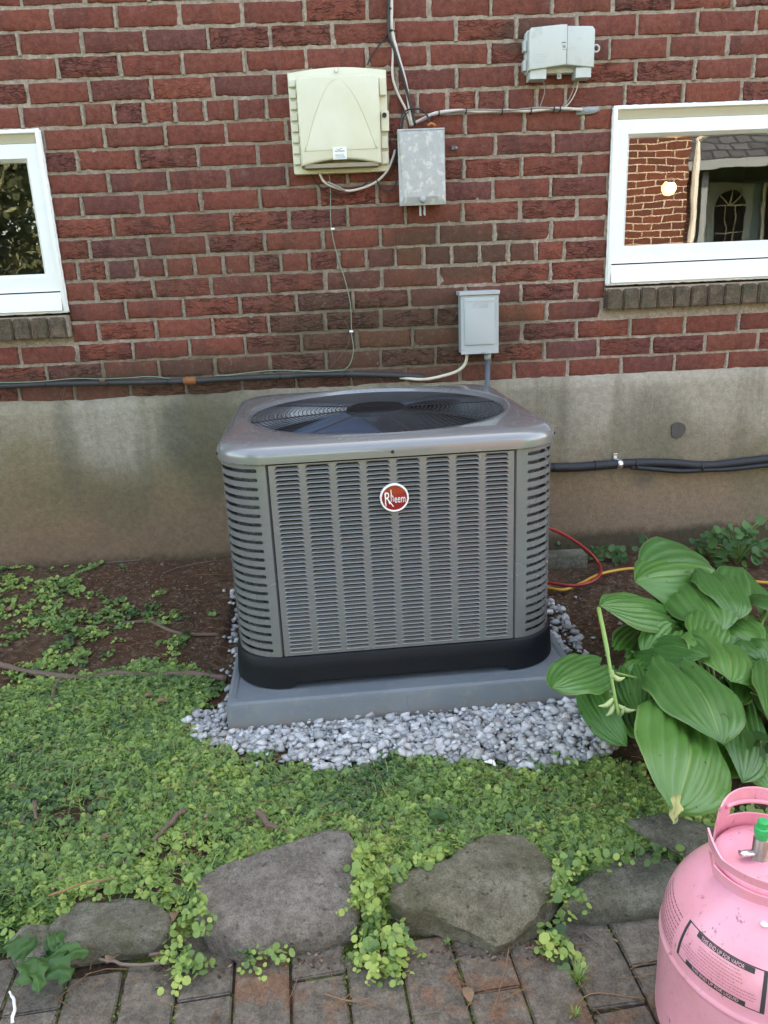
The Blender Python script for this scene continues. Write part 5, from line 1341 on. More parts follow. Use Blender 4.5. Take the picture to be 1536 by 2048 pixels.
def groundcover():
    P = []; Nn = []; Sz = []; T = []; stems = MB()
    g = random.Random(12)
    def sprig(x, y, z0, bright, big=1.0, drape=None, npair=None, curl=1.0):
        a = g.uniform(0, 2*PI) if drape is None else drape+g.gauss(0, .35); np_ = npair or g.randint(3, 7); st = .0095*big
        z = z0; sb = g.gauss(0, .17); kap = g.gauss(0, .35); pts = [(x, y, z)]
        for i_ in range(np_):
            a += kap*.5; x += st*math.cos(a); y += st*math.sin(a)
            h_ = hgt(x, y) if drape is None else None
            z = (h_+(z0-hgt(x, y)*0-0)*0+ g.uniform(.002, .012)) if h_ is not None else z-st*.55
            if drape is not None: z = max(z, hgt(x, y)+.010)
            pts.append((x, y, z))
            for sd in (-1, 1):
                r_ = g.choice((.0044, .0054, .0064, .0076, .0092))*big*(1-.35*i_/np_)
                P.append((x+sd*math.cos(a+PI/2)*r_*1.0, y+sd*math.sin(a+PI/2)*r_*1.0, z+g.uniform(0, .004)))
                Nn.append((g.gauss(0, .6)+sd*.1, g.gauss(-.12, .6), 1)); Sz.append(r_); T.append(min(1, max(0, bright+sb+g.gauss(0, .10)+.20*i_/np_)))
        return pts
    def brightness(x, y): return .47+.30*nz(x, y, 2.3, 8)+.38*nz(x, y, 9, 2)+(.10 if y < -1.62 else 0)
    def scatter(poly, n, dens=1.0, **kw):
        xs_ = [p_[0] for p_ in poly]; ys_ = [p_[1] for p_ in poly]; X_ = rng.uniform(min(xs_), max(xs_), n*4); Y_ = rng.uniform(min(ys_), max(ys_), n*4)
        ok = inpoly(X_, Y_, poly); c_ = 0
        for x, y in zip(X_[ok], Y_[ok]):
            if c_ >= n: break
            m_ = nz(x, y, 7, 6)
            if m_+.35*nz(x, y, 21, 4) < -.22*dens and g.random() < .9: continue
            if m_ < .05 and g.random() < (1-dens): continue
            if any(bool(inpoly(np.array([x]), np.array([y]), q_)[0]) for q_ in STONES): continue
            c_ += 1
            sprig(x, y, hgt(x, y)+.01, brightness(x, y), kw.get('big', 1)*g.uniform(.75, 1.25))
        return c_
    edge = poly_at([(370,1440),(400,1500),(540,1515),(600,1545),(700,1540),(800,1518),(900,1528),(1000,1542),(1130,1530),(1225,1515),(1230,1535),(1000,1556),(700,1556),(540,1535),(385,1510),(355,1450)]); scatter(edge, 150, 1)
    print('dense', scatter(DENSE, 7600), scatter(MED, 520, .3), scatter(SPAR, 30, .1))
    # right of the hosta and along stones: brighter bigger leaves
    for G_ in GAPS: scatter(G_, 150, 1, big=1.05)
    right = poly_at([(1290,1600),(1536,1640),(1700,1720),(1700,1760),(1420,1720),(1320,1690)]); scatter(right, 420, 1, big=1.25)
    # trailing over the stone edges and onto the pavers
    for (px, py), (qx, qy), cnt in (((400,1760),(392,1850),12),((712,1700),(725,1820),22),((740,1800),(745,1910),26),((800,1850),(770,1930),12),((1110,1730),(1125,1810),14),((1115,1820),(1105,1880),10),((560,1870),(520,1900),5),((340,1880),(390,1920),16),((60,1830),(90,1900),14),((150,1790),(90,1840),10),((820,1745),(860,1740),3),((1120,1760),(1200,1720),12),((1200,1720),(1340,1705),14),((600,1676),(450,1718),6),((900,1712),(800,1755),10)):
        for c_ in range(cnt):
            u = g.random(); p_ = at(px+(qx-px)*u+g.gauss(0, 12), py+(qy-py)*u+g.gauss(0, 8), z=-.02 if py < 1790 else -.06)
            sprig(p_.x, p_.y, (.0 if py < 1790 else -.055)+g.uniform(0, .015), g.uniform(.45, .85), g.uniform(.8, 1.15), drape=-PI/2+g.uniform(-.7, .7), npair=g.randint(3, 6))
    P_ = np.array(P); hide = np.zeros(len(P_), bool)
    for q_ in STONES: hide |= inpoly(P_[:, 0], P_[:, 1], q_) & (P_[:, 2] < .012) & (np.array([h5 % 1 for h5 in P_[:, 0]*977]) < .93)
    k_ = ~hide; P_ = P_[k_]; Nn = list(np.array(Nn)[k_]); Sz = list(np.array(Sz)[k_]); T = list(np.array(T)[k_]); print('leaves', len(P_))
    o = leaf_batch(P_, np.array(Nn), np.array(Sz), np.array(T), 'creeping_groundcover', 'cover', 7)
    tag(o, 'mat of small round leaved creeping plants over the lawn', kind='stuff')
    # thin grass and stems matted between
    n = 6500; xs_ = [p_[0] for p_ in DENSE]; ys_ = [p_[1] for p_ in DENSE]
    X_ = rng.uniform(min(xs_), max(xs_), n*2); Y_ = rng.uniform(min(ys_), max(ys_), n*2); ok = inpoly(X_, Y_, DENSE); X_ = X_[ok][:n]; Y_ = Y_[ok][:n]; n = len(X_)
    Z_ = np.array([hgt(x, y) for x, y in zip(X_, Y_)])+.004; a = rng.uniform(0, 2*PI, n); L = rng.uniform(.015, .045, n); up = rng.uniform(.0, .6, n)
    d = np.stack([np.cos(a), np.sin(a), up], 1)*L[:, None]; s_ = np.stack([-np.sin(a), np.cos(a), np.zeros(n)], 1)*rng.uniform(.0005, .0011, n)[:, None]
    P0 = np.stack([X_, Y_, Z_+rng.uniform(0, .012, n)], 1); m_ = P0+d*.5+np.array([0, 0, .005]); e = P0+d
    V = np.stack([P0-s_, P0+s_, m_+s_, m_-s_, e+s_*.3, e-s_*.3], 1).reshape(-1, 3); k = np.arange(n)[:, None]*6
    F = np.concatenate([k+np.array([[0, 1, 2, 3]]), k+np.array([[3, 2, 4, 5]])])
    tag(link('matted_grass', fast_mesh('matted_grass', V, F, np.repeat(rng.uniform(.1, .8, n), 6)), 'cover'), 'fine grass blades and runners between the round leaves', kind='stuff')
groundcover()
# moss tufts in the paver joints
n = 5200; X_ = rng.uniform(-.1, 1.7, n*3); Y_ = rng.uniform(-2.2, -1.85, n*3)
loc = (np.stack([X_, Y_], 1)-np.array([PO.x, PO.y])) @ np.array([[math.cos(PANG), -math.sin(PANG)], [math.sin(PANG), math.cos(PANG)]])
fx = np.abs(((loc[:, 0]/PWD)+.5) % 1 - .5)*PWD; keep = (fx < .007) & np.array([nz(x, y, 8, 2) > -.05 for x, y in zip(X_, Y_)])
X_, Y_ = X_[keep][:n], Y_[keep][:n]; n = len(X_)
P_ = np.stack([X_, Y_, np.full(n, PZ-.002)+rng.uniform(-.004, .006, n)], 1)
o = leaf_batch(P_, rng.normal(size=(n, 3))*.6+np.array([0, 0, 1]), rng.uniform(.0012, .0032, n), rng.random(n), 'joint_moss', 'mossclump', 5)
tag(o, 'green moss tufts in the joints of the pavers', kind='stuff')
# soil crumbs, bark chips and pine needles
def chips():
    g = random.Random(9); VV = []; FF = []; base = 0
    zones = [(poly_at([(230,1120),(460,1108),(470,1360),(300,1350),(200,1240),(60,1180)]), 1500), (poly_at([(1105,1140),(1300,1140),(1280,1300),(1180,1310),(1110,1200)]), 900), (poly_at([(0,1150),(440,1200),(440,1330),(0,1400)]), 700), (poly_at([(0,1400),(400,1380),(390,1500),(1250,1560),(1300,1680),(0,1800)], .0), 1500), (poly_at([(300,1900),(1330,1830),(1340,1900),(300,1960)], -.08), 420)]
    for P_, cnt in zones:
        xs_ = [p_[0] for p_ in P_]; ys_ = [p_[1] for p_ in P_]
        for _ in range(cnt):
            x, y = g.uniform(min(xs_), max(xs_)), g.uniform(min(ys_), max(ys_))
            if not inpoly(x, y, P_): continue
            V, F = HR[g.randrange(16)]; R_ = np.array(Matrix.Rotation(g.uniform(0, 6), 3, 'Z') @ Matrix.Rotation(g.gauss(0, .6), 3, 'X')); s_ = g.choice((.004, .006, .008, .011, .014))
            v = (V*s_*np.array([1.3, .9, .7])) @ R_.T+np.array([x, y, max(hgt(x, y), PZ if y < -1.86 else -1)+(.001 if cnt != 1500 or y > -1.0 else g.uniform(.006, .02))]); VV.append(v); FF.append(F+base); base += len(v)
    V = np.concatenate(VV); F = np.concatenate(FF)
    t = NT('soil_crumbs'); k = t.noise(t.pos(), 70, 2); t.fin(t.ramp(k, [(.35, (.045,.026,.017)), (.5, (.11,.068,.045)), (.62, (.26,.19,.14))]), .95)
    tag(link('soil_crumbs', fast_mesh('soil_crumbs', V, F, None, False), t.m), 'loose crumbs of soil, pebbles and bark chips on the bare earth', kind='stuff')
chips()
def needles():
    g = random.Random(21); mb = MB()
    zones = [((0, 460), (1150, 1330), .03, 170), ((1110, 1290), (1150, 1260), .01, 60), ((100, 1300), (1850, 2040), -.076, 60), ((0, 1300), (1400, 1750), .022, 200)]
    for (a, b_), (c, d), z, cnt in zones:
        for _ in range(cnt):
            p_ = at(g.uniform(a, b_), g.uniform(c, d), z=z); 
            if .64 < p_.x < 1.64 and p_.y > -1.21: continue
            an = g.uniform(0, PI); L = g.uniform(.03, .08); zz = (hgt(p_.x, p_.y)+.006 if p_.y > -1.8 else PZ+.003)+(.014 if -1.7 < p_.y < -1.2 else 0)
            q_ = Vector((math.cos(an), math.sin(an), 0))*L
            mb.tube([(p_.x, p_.y, zz), (p_.x+q_.x*.5+g.gauss(0, .003), p_.y+q_.y*.5+g.gauss(0, .003), zz+.004), (p_.x+q_.x, p_.y+q_.y, zz+.002)], .0007, 3, False)
    tag(mb.build('pine_needles', 'needle', None, True), 'scattered brown pine needles on soil and pavers', kind='stuff')
needles()

# roots and twigs
rt = thing('tree_root', 'long grey brown root lying across the lawn from the left edge to the pad', 'root', (0, 0, 0))
P = [at(a, b_, z=.03) for a, b_ in [(-60,1308),(0,1322),(50,1331),(100,1338),(145,1344),(180,1340),(230,1335),(290,1338),(350,1338),(400,1340),(450,1345)]]
for p_ in P: p_.z = hgt(p_.x, p_.y)+.010
sp = smooth_path(P, 6); MB().tube([p_+noise.noise_vector(p_*30)*.003 for p_ in sp], [.0105+.004*noise.noise(p_*18) for p_ in sp], 10).build('main_root', 'bark', rt, True)
P = [at(a, b_, z=.03) for a, b_ in [(120,1345),(108,1362),(102,1385),(98,1405)]]
for p_ in P: p_.z = hgt(p_.x, p_.y)+.010
MB().tube(smooth_path(P, 5), .008, 8).build('side_root', 'bark', rt, True)
P = [at(a, b_, z=.02) for a, b_ in [(250,1250),(300,1247),(340,1262),(375,1270),(440,1268)]]
for p_ in P: p_.z = hgt(p_.x, p_.y)+.004
tag(MB().tube(smooth_path(P, 6), .0065, 8).build('tree_root', 'bark', None, True), 'thin root half buried in the bare soil left of the unit', 'root')
def twig(pts, r, label, mat='twig', lift=.012, z=0.0, name='twig', cat='twig', grp=None):
    P = []
    for a, b_ in pts:
        p_ = at(a, b_, z=z); base_ = hgt(p_.x, p_.y) if p_.y > -1.84 else PZ
        P.append(Vector((p_.x, p_.y, max(base_, z-.02)+lift)))
    s_ = smooth_path(P, 5); n = len(s_)
    tag(MB().tube([p_+noise.noise_vector(p_*60)*r*.9 for p_ in s_], [r*.8*(1-.45*i_/n)*(1+.35*noise.noise(Vector((i_*1.7, r*900, 0)))) for i_ in range(n)], 7).build(name, mat, None, True), label, cat, grp)
twig([(370,1625),(340,1648),(308,1678)], .009, 'broken piece of bark covered twig in the lawn left of the big stone', 'bark', .022)
twig([(518,1618),(530,1640),(552,1656)], .011, 'short thick stick stub behind the big brown grey stone', 'bark', .018)
twig([(70,1610),(72,1642)], .006, 'short dark stick in the lawn near the left edge', 'bark', .018)
twig([(300,1915),(345,1906),(365,1880),(330,1900)], .005, 'curled bark strip in front of the low rounded stone', 'bark', .02, -.07)
twig([(200,1918),(270,1928),(330,1925),(362,1915)], .004, 'thin twig lying along the foot of the low rounded stone', 'twig', .012, -.07)
twig([(210,1155),(300,1150),(380,1140),(450,1120)], .0025, 'long thin dry twig on the soil near the foundation', 'twig', .006)
twig([(330,1175),(370,1160),(440,1150)], .0028, 'second dry twig on the soil, closer to the unit', 'twig', .006)
twig([(80,1925),(130,1921),(180,1905)], .004, 'reddish stalk at the foot of the lobed weed', 'needle', .014, -.07)
twig([(100,1800),(170,1775),(230,1765)], .003, 'dry pine twig across the leaves above the low stone', 'needle', .03)
twig([(25,2048),(30,2020),(26,1995),(20,1985)], .004, 'white peeled curl of root on the pavers at the lower left corner', 'logo_white', .006, -.08)
twig([(1018,1852),(1035,1846),(1062,1842)], .0045, 'short wet stick below the olive stone', 'bark', .012, -.08)
twig([(840,1860),(880,1862),(925,1868),(950,1870)], .0035, 'dry reed stem under the olive stone', 'needle', .012, -.08)
twig([(650,1990),(700,2005),(740,1998)], .0018, 'bent dry stem on the pavers below the leaf gap', 'needle', .006, -.08)
twig([(1020,1880),(1010,1940),(985,2030)], .0018, 'long dry needle bundle on the pavers below the olive stone', 'needle', .006, -.08)
twig([(1170,1870),(1200,1890),(1225,1920)], .0022, 'forked dry stem on the pavers near the pink cylinder', 'twig', .008, -.08)
twig([(1140,2040),(1180,1990),(1290,2000)], .0018, 'thin dry stem at the foot of the pink cylinder', 'needle', .006, -.08)
def dryleaf(px, py, s_, label, z=0., mat='dry', rz=None, lift=.012):
    p_ = at(px, py, z=z); g = random.Random(px); base_ = hgt(p_.x, p_.y) if p_.y > -1.84 else PZ
    rz = g.uniform(0, 6) if rz is None else rz; vs = []; nu, nv_ = 8, 4
    for i_ in range(nu+1):
        u = i_/nu; w_ = math.sin(PI*min(1, u*.95+.03))**.7*.34
        for j_ in range(-nv_, nv_+1):
            v = j_/nv_; vs.append((s_*(u-.5), s_*w_*v*(1+.12*g.uniform(-1, 1)), s_*(.22*abs(v)**1.5*w_*2+.10*math.sin(u*5+px))))
    L = 2*nv_+1; fs = [(i_*L+k, i_*L+k+1, (i_+1)*L+k+1, (i_+1)*L+k) for i_ in range(nu) for k in range(L-1)]
    o = MB().add(vs, fs).build('dry_leaf' if mat == 'dry' else 'leaf', mat, None, True)
    o.location = (p_.x, p_.y, base_+lift); o.rotation_euler = (g.uniform(-.3, .3), g.uniform(-.3, .3), rz)
    if mat in ('weed', 'cover'):
        a = o.data.attributes.new('tone', 'FLOAT', 'POINT'); a.data.foreach_set('value', [.5]*len(o.data.vertices))
    sol = o.modifiers.new('thickness', 'SOLIDIFY'); sol.thickness = .0006
    return tag(o, label, 'leaf')
dryleaf(215, 1668, .035, 'grey curled dry leaf in the lawn left of the middle')
dryleaf(345, 1800, .030, 'pale dry leaf scrap between the two left edging stones', z=-.01, lift=.03)
dryleaf(230, 1905, .045, 'reddish brown dead leaf leaning on the low rounded stone', z=-.07, lift=.010)
dryleaf(325, 1895, .042, 'grey brown crumpled leaf beside the curled bark strip', z=-.07, lift=.010)
dryleaf(325, 1414, .035, 'rust brown dead leaf in the lawn near the pad corner', lift=.02)
dryleaf(300, 1402, .028, 'brown dead leaf left of the rust brown one', lift=.018)
dryleaf(1205, 1828, .035, 'grey dead leaf at the foot of the flat mossy stone', z=-.07, lift=.012)
dryleaf(935, 1993, .030, 'pale twisted dry leaf on the pavers near the bottom edge', z=-.08, lift=.008)
dryleaf(20, 1230, .030, 'pale leaf scrap in the grass at the left edge', z=.03)
dryleaf(880, 1635, .045, 'broad toothed grey green leaf lying in the lawn above the olive stone', mat='weed', rz=.1, lift=.028)
dryleaf(497, 1905, .045, 'silvery torn leaf under the big brown grey stone', z=-.06, mat='weed', rz=.2, lift=.02)
dryleaf(980, 1533, .030, 'white pebble like scrap at the gravel edge', mat='logo_white', lift=.014)

# ------------------------------------------------------------------ leaf shapes
def hosta_leaf(parent, B, T, W, N_, bulge=.03, cup=.1, sag=0.0, seed=0, lob=.30, name='leaf', mat='hosta', twist=0, wav=1.0):
    """heart-shaped ribbed leaf: B notch, T tip, W width, N_ facing direction"""
    B, T, N_ = Vector(B), Vector(T), Vector(N_).normalized(); g = random.Random(seed)
    ax = T-B; L = ax.length; ax.normalize(); N_ = (N_-ax*N_.dot(ax)).normalized(); sd = ax.cross(N_)
    prof = [(0, .72), (.06, .88), (.15, .98), (.28, 1.0), (.42, .98), (.56, .91), (.68, .80), (.78, .65), (.86, .47), (.92, .29), (.965, .12), (1, .003)]
    def pf(u):
        for (a, x), (b_, y) in zip(prof, prof[1:]):
            if u <= b_: t = (u-a)/(b_-a); return x+(y-x)*t
        return 0
    NU, NV = 22, 32; vs = []; at_s = []; at_u = []
    for i_ in range(NU+1):
        u = i_/NU
        for j_ in range(NV+1):
            s_ = -1+2*j_/NV; a_ = abs(s_)
            lo = -lob*L*(math.sin(PI*min(1, a_*1.02))**.8)*(1-u)**1.6
            lng = u*L + lo
            hw = W/2*pf(u)*s_
            rib = abs(math.sin(PI*4*s_*1.0)); rip = (.0085*(rib**.7)-.0045)*(1-u)**.5*min(1, pf(u)*1.5)*min(1, W/.10)
            z = bulge*math.sin(PI*min(1, max(0, u*.9+.05)))-sag*u*u - cup*W*(a_**2)*pf(u) + rip + wav*.008*noise.noise(Vector((u*3+seed, s_*1.6, seed)))+ wav*.004*a_**3*math.sin(u*14+seed)
            z += .014*W*5*max(0, .12-a_)*-1
            vs.append(B+ax*lng+sd*(hw+twist*z)+N_*z); at_s.append(s_); at_u.append(u)
    K = NV+1; fs = [(i_*K+j_, i_*K+j_+1, (i_+1)*K+j_+1, (i_+1)*K+j_) for i_ in range(NU) for j_ in range(NV)]
    mb = MB(); mb.add([v-parent.location for v in vs], fs); o = mb.build(name, mat, parent, True)
    for nm, vals in (('across', at_s), ('along', at_u)):
        a = o.data.attributes.new(nm, 'FLOAT', 'POINT'); a.data.foreach_set('value', vals)
    return o
HC = Vector((1.99, -1.30, -.02))
hp_ = thing('hosta_plant', 'large hosta with broad ribbed green leaves right of the gravel', 'plant', HC)
def hl(bp, by, tp, ty, wpx, N_, **kw):
    sh = -.16-.16*min(1, max(0, (tp[1]-1160)/250)); by += sh; ty += sh*.9
    B = at(*bp, y=by); T = at(*tp, y=ty); dist = (B-CAM).length*.5+(T-CAM).length*.5; T = B.lerp(T, .94); W = wpx/FPX*dist*1.24
    o = hosta_leaf(hp_, B, T, W, N_, **kw)
    # stalk to the crown
    c = HC+Vector((random.uniform(-.03, .03), random.uniform(-.03, .03), .0)); m_ = (B+c)/2+Vector((0, 0, .03))
    if kw.get('stalk', True) is not False:
        MB().tube([Vector(v)-HC for v in smooth_path([c, m_, B+Vector((0, 0, .0))], 6)], .0042, 7).build('leaf_stalk', 'hosta_stem', hp_, True)
up = lambda x=0, y=-.5, z=1: (x, y, z)
hl((1400,1160), -.66, (1262,1158), -.80, 150, (-.1,-.75,.75), bulge=.05, cup=.15, seed=1)
hl((1405,1158), -.70, (1258,1166), -.86, 118, (.0,-.6,.9), bulge=.035, cup=.20, seed=21)
hl((1332,1232), -.86, (1188,1212), -1.08, 92, (.0,-.55,1), bulge=.02, cup=.12, seed=2)
hl((1380,1172), -.72, (1448,1272), -.98, 112, (-.1,-.95,.5), bulge=.03, cup=.12, seed=3)
hl((1425,1162), -.74, (1478,1246), -.95, 84, (.25,-.8,.8), bulge=.03, cup=.10, seed=4)
hl((1503,1204), -.72, (1485,1132), -.52, 100, (.1,-.95,.55), bulge=.01, cup=.1, seed=5)
hl((1330,1202), -.78, (1345,1160), -.66, 52, (0,-1,.6), seed=6)
hl((1312,1302), -.98, (1430,1322), -1.20, 92, (-.05,-.7,1), bulge=.03, cup=.12, seed=7)
hl((1443,1293), -1.00, (1462,1372), -1.22, 128, (.1,-.85,.8), bulge=.02, cup=.10, seed=8)
hl((1362,1352), -1.15, (1450,1502), -1.42, 138, (.10,-.85,.75), bulge=.035, cup=.12, seed=9)
hl((1370,1450), -1.25, (1346,1640), -1.56, 164, (-.05,-.9,.55), bulge=.035, cup=.10, seed=10, lob=.2)
hl((1192,1336), -1.12, (1096,1380), -1.34, 84, (-.1,-.62,1), bulge=.015, cup=.10, seed=11)
hl((1182,1385), -1.10, (1262,1502), -1.30, 62, (-.75,-.3,.5), bulge=.03, cup=.05, seed=12)
hl((1252,1298), -.96, (1292,1256), -.80, 60, (-.1,-.9,.7), bulge=.01, seed=13)
hl((1262,1352), -1.05, (1278,1436), -1.24, 60, (-.3,-.9,.5), bulge=.015, seed=14)
hl((1476,1410), -1.10, (1482,1578), -1.38, 108, (.15,-.9,.5), bulge=.03, seed=15)
hl((1540,1350), -1.05, (1540,1450), -1.36, 66, (.1,-.8,.8), bulge=.02, seed=16)
hl((1478,1352), -1.02, (1482,1410), -1.20, 46, (.0,-.9,.7), bulge=.01, seed=17)
hl((1520,1282), -.92, (1512,1230), -.72, 64, (.2,-.9,.7), bulge=.015, seed=18)
hl((1275,1430), -1.10, (1292,1488), -1.26, 54, (-.2,-.9,.6), bulge=.01, seed=19)
hl((1500,1345), -.98, (1545,1362), -1.08, 52, (.1,-.6,1), bulge=.01, seed=20)
hl((1535,1205), -.74, (1600,1250), -.9, 80, (.3,-.7,.8), seed=22)
hl((1555,1420), -1.0, (1600,1540), -1.3, 120, (.3,-.8,.7), seed=23)
hl((1300,1340), -.98, (1245,1400), -1.08, 66, (-.4,-.6,.7), seed=24)
hl((1400,1400), -1.05, (1330,1500), -1.18, 90, (-.1,-.8,.7), seed=25)
hl((1450,1500), -1.15, (1500,1560), -1.3, 80, (.1,-.8,.7), seed=26)
for k_, (bp_, by_, tp_, ty_, w_, n_) in enumerate([((1420,1240),-.86,(1398,1310),-1.04,70,(-.1,-.8,.7)),((1500,1290),-.95,(1536,1330),-1.05,70,(.2,-.7,.9)),((1330,1400),-1.10,(1262,1450),-1.22,64,(-.3,-.8,.7)),((1440,1250),-.82,(1530,1290),-.98,86,(.2,-.7,.9)),((1290,1380),-1.05,(1240,1330),-1.0,50,(-.2,-.8,.7)),((1480,1440),-1.15,(1420,1560),-1.34,90,(-.1,-.9,.5)),((1340,1270),-.92,(1290,1330),-1.02,70,(-.2,-.7,.8)),((1475,1330),-1.0,(1536,1400),-1.14,74,(.2,-.8,.8)),((1510,1500),-1.2,(1560,1600),-1.36,90,(.2,-.8,.7)),((1395,1200),-.74,(1360,1262),-.9,70,(-.1,-.9,.6))]): hl(bp_, by_, tp_, ty_, w_, n_, seed=60+k_, bulge=.02)
# withered strip hanging from the big front leaf
q0_, q1_ = at(1356, 1590, y=-1.84), at(1347, 1648, y=-1.87)
hosta_leaf(hp_, q0_, q1_, .020, (0, -1, .4), bulge=.006, cup=.2, seed=33, lob=0, name='withered_strip', mat='yellowleaf', wav=1.5)
# flower stalk with pods
fsx = [at(1197, 1216, y=-1.36), at(1207, 1262, y=-1.42), at(1216, 1310, y=-1.47), at(1226, 1375, y=-1.52), at(1238, 1430, y=-1.55)]
MB().tube([Vector(v)-HC for v in smooth_path(fsx, 6)], [.0052]*12+[.0042]*13, 8).build('flower_stalk', 'hosta_stem', hp_, True)
for a, b_, c, d in ((1222,1348,1250,1355),(1228,1395,1196,1412),(1232,1408,1273,1420),(1230,1402,1212,1432),(1236,1425,1250,1412),(1222,1350,1226,1340)):
    A_ = at(a, b_, y=-1.53); C_ = at(c, d, y=-1.545); m_ = (A_+C_)/2+Vector((0, -.004, -.006))
    MB().tube([Vector(v)-HC for v in smooth_path([A_, m_, C_], 5)], [.002, .0035, .005, .0058, .006, .0058, .005, .004, .003, .002, .0008], 7).build('seed_pod', 'pod', hp_, True)
# weeds by the foundation
def weed(px, py, z, n, size, label, seed, tall=.12, spread=.08, elong=1.2):
    p0 = at(px, py, z=z); g = random.Random(seed); r_ = np.random.default_rng(seed); w_ = thing('weed', label, 'weed', p0)
    st_ = MB(); P = []; Nn = []; Sz = []
    for i_ in range(n):
        a = g.uniform(0, 2*PI); L = g.uniform(.3, 1)
        e = Vector((spread*L*math.cos(a), spread*L*.6*math.sin(a)-.01, tall*g.uniform(.25, 1)))
        st_.tube(smooth_path([(0, 0, -.01), (e.x*.4, e.y*.4, e.z*.7), tuple(e)], 4), .0012, 4)
        for k in range(g.randint(1, 3)):
            P.append((e.x+g.gauss(0, size), e.y+g.gauss(0, size*.6), e.z-k*size*1.2)); Nn.append((g.gauss(0, .5), -.6+g.gauss(0, .4), .8)); Sz.append(size*g.uniform(.6, 1.2))
    st_.build('stem', 'stem', w_, True)
    global rng
    o = leaf_batch(np.array(P), np.array(Nn), np.array(Sz), np.array([g.uniform(.2, .9) for _ in P]), 'foliage', 'weed', 9, .25, elong); o.parent = w_
weed(1475, 1125, .0, 34, .017, 'leafy weed clump against the foundation at the right edge', 1, .17, .15, 1.35)
weed(1420, 1115, .0, 16, .014, 'smaller dark weed clump behind the top hosta leaf', 2, .10, .08)
weed(1238, 1118, .0, 8, .012, 'two leaved seedling right of the red hose loop', 3, .06, .05)
weed(1190, 1118, -.0, 8, .012, 'pale weed inside the red hose loop near the wall', 4, .06, .05)
weed(1125, 1100, -.0, 4, .011, 'tiny dark weed beside the stone block', 5, .05, .03)
weed(1300, 1108, .0, 9, .013, 'weed tips behind the top hosta leaf at the wall', 6, .08, .07)
weed(115, 1130, .05, 3, .007, 'small grey seedling at the foot of the foundation on the left', 7, .02, .012)
weed(1520, 1560, .0, 12, .024, 'toothed green weed at the right edge below the hosta', 8, .12, .06)
# round leaved vine sprig on the soil left of the unit
vr = thing('vine_sprig', 'sprig of round leaves creeping across the soil below the left foundation', 'vine', at(150, 1160, z=.04))
P = []; 
for u in np.linspace(0, 1, 12):
    a = at(150+92*u, 1158-40*u, z=.05); a.z = hgt(a.x, a.y)+.012; P.append(a-vr.location)
MB().tube(P, .0012, 4).build('stem', 'stem', vr)
PP = np.array([[p_.x+s_*.004, p_.y+s_*.008, p_.z+.002] for p_ in P for s_ in (-1, 1)]); o = leaf_batch(PP, np.tile([0, -.5, 1.], (len(PP), 1)), np.full(len(PP), .0085), rng.uniform(.2, .6, len(PP)), 'foliage', 'cover', 8); o.parent = vr
# lobed weed at the lower left
lw = thing('lobed_weed', 'toothed blue green weed rosette at the lower left patio edge', 'weed', at(95, 1925, z=-.075))
def lobed(tip, w_, z0, z1, seed):
    B = lw.location+Vector((0, 0, .012)); T = at(tip[0], tip[1], z=z1); ax = T-B; L = ax.length; ax.normalize(); N_ = Vector((0, -.4, 1)); N_ = (N_-ax*N_.dot(ax)).normalized(); sd = ax.cross(N_); vs = []; NU, NV = 26, 6
    for i_ in range(NU+1):
        u = i_/NU; f = (.12 if u < .25 else 1)*math.sin(PI*min(1, u))**.6*(1+.28*math.sin(u*34+seed)) if u < 1 else 0
        if u < .25: f = .10+.2*u
        for j_ in range(-NV, NV+1):
            s_ = j_/NV; vs.append(B+ax*L*u+sd*w_/2*f*s_+N_*(.02*math.sin(PI*u)+.004*math.sin(u*17+s_*3)-.006*abs(s_))-lw.location)
    K = 2*NV+1; o = MB().add(vs, [(i_*K+k, i_*K+k+1, (i_+1)*K+k+1, (i_+1)*K+k) for i_ in range(NU) for k in range(K-1)]).build('leaf', 'weed', lw, True)
    a = o.data.attributes.new('tone', 'FLOAT', 'POINT'); a.data.foreach_set('value', [.45+.1*(seed % 3)]*len(vs))
for k, (tp, w_) in enumerate([((8,1888), .045), ((130,1862), .035), ((178,1905), .032), ((140,1958), .048), ((40,1972), .045), ((75,1985), .03)]): lobed(tp, w_, 0, -.03, k)
# leafy tufts in the gaps between stones and small grass tuft on the pavers
def tuft(px, py, z, n, L, label, seed):
    p0 = at(px, py, z=z); g = random.Random(seed); mb = MB()
    for _ in range(n):
        a = g.uniform(0, 2*PI); e = Vector((math.cos(a)*.6, math.sin(a)*.6, g.uniform(.3, 1)))*L*g.uniform(.5, 1); s_ = Vector((-math.sin(a), math.cos(a), 0))*.0009; m_ = e*.55+Vector((0, 0, L*.15))
        mb.add([-s_, s_, m_+s_, m_-s_, e], [(0, 1, 2, 3), (3, 2, 4)])
    o = mb.build('grass_tuft', 'stem', None, True); o.location = p0; tag(o, label, 'grass tuft')
tuft(1155, 1965, PZ, 60, .05, 'fine bluish grass tuft growing in a paver joint', 1)
tuft(1150, 2035, PZ, 30, .025, 'low grass tuft at the bottom edge left of the pink cylinder', 2)
tuft(895, 1890, PZ, 16, .02, 'tiny seedling tuft in the joint under the olive stone', 3)

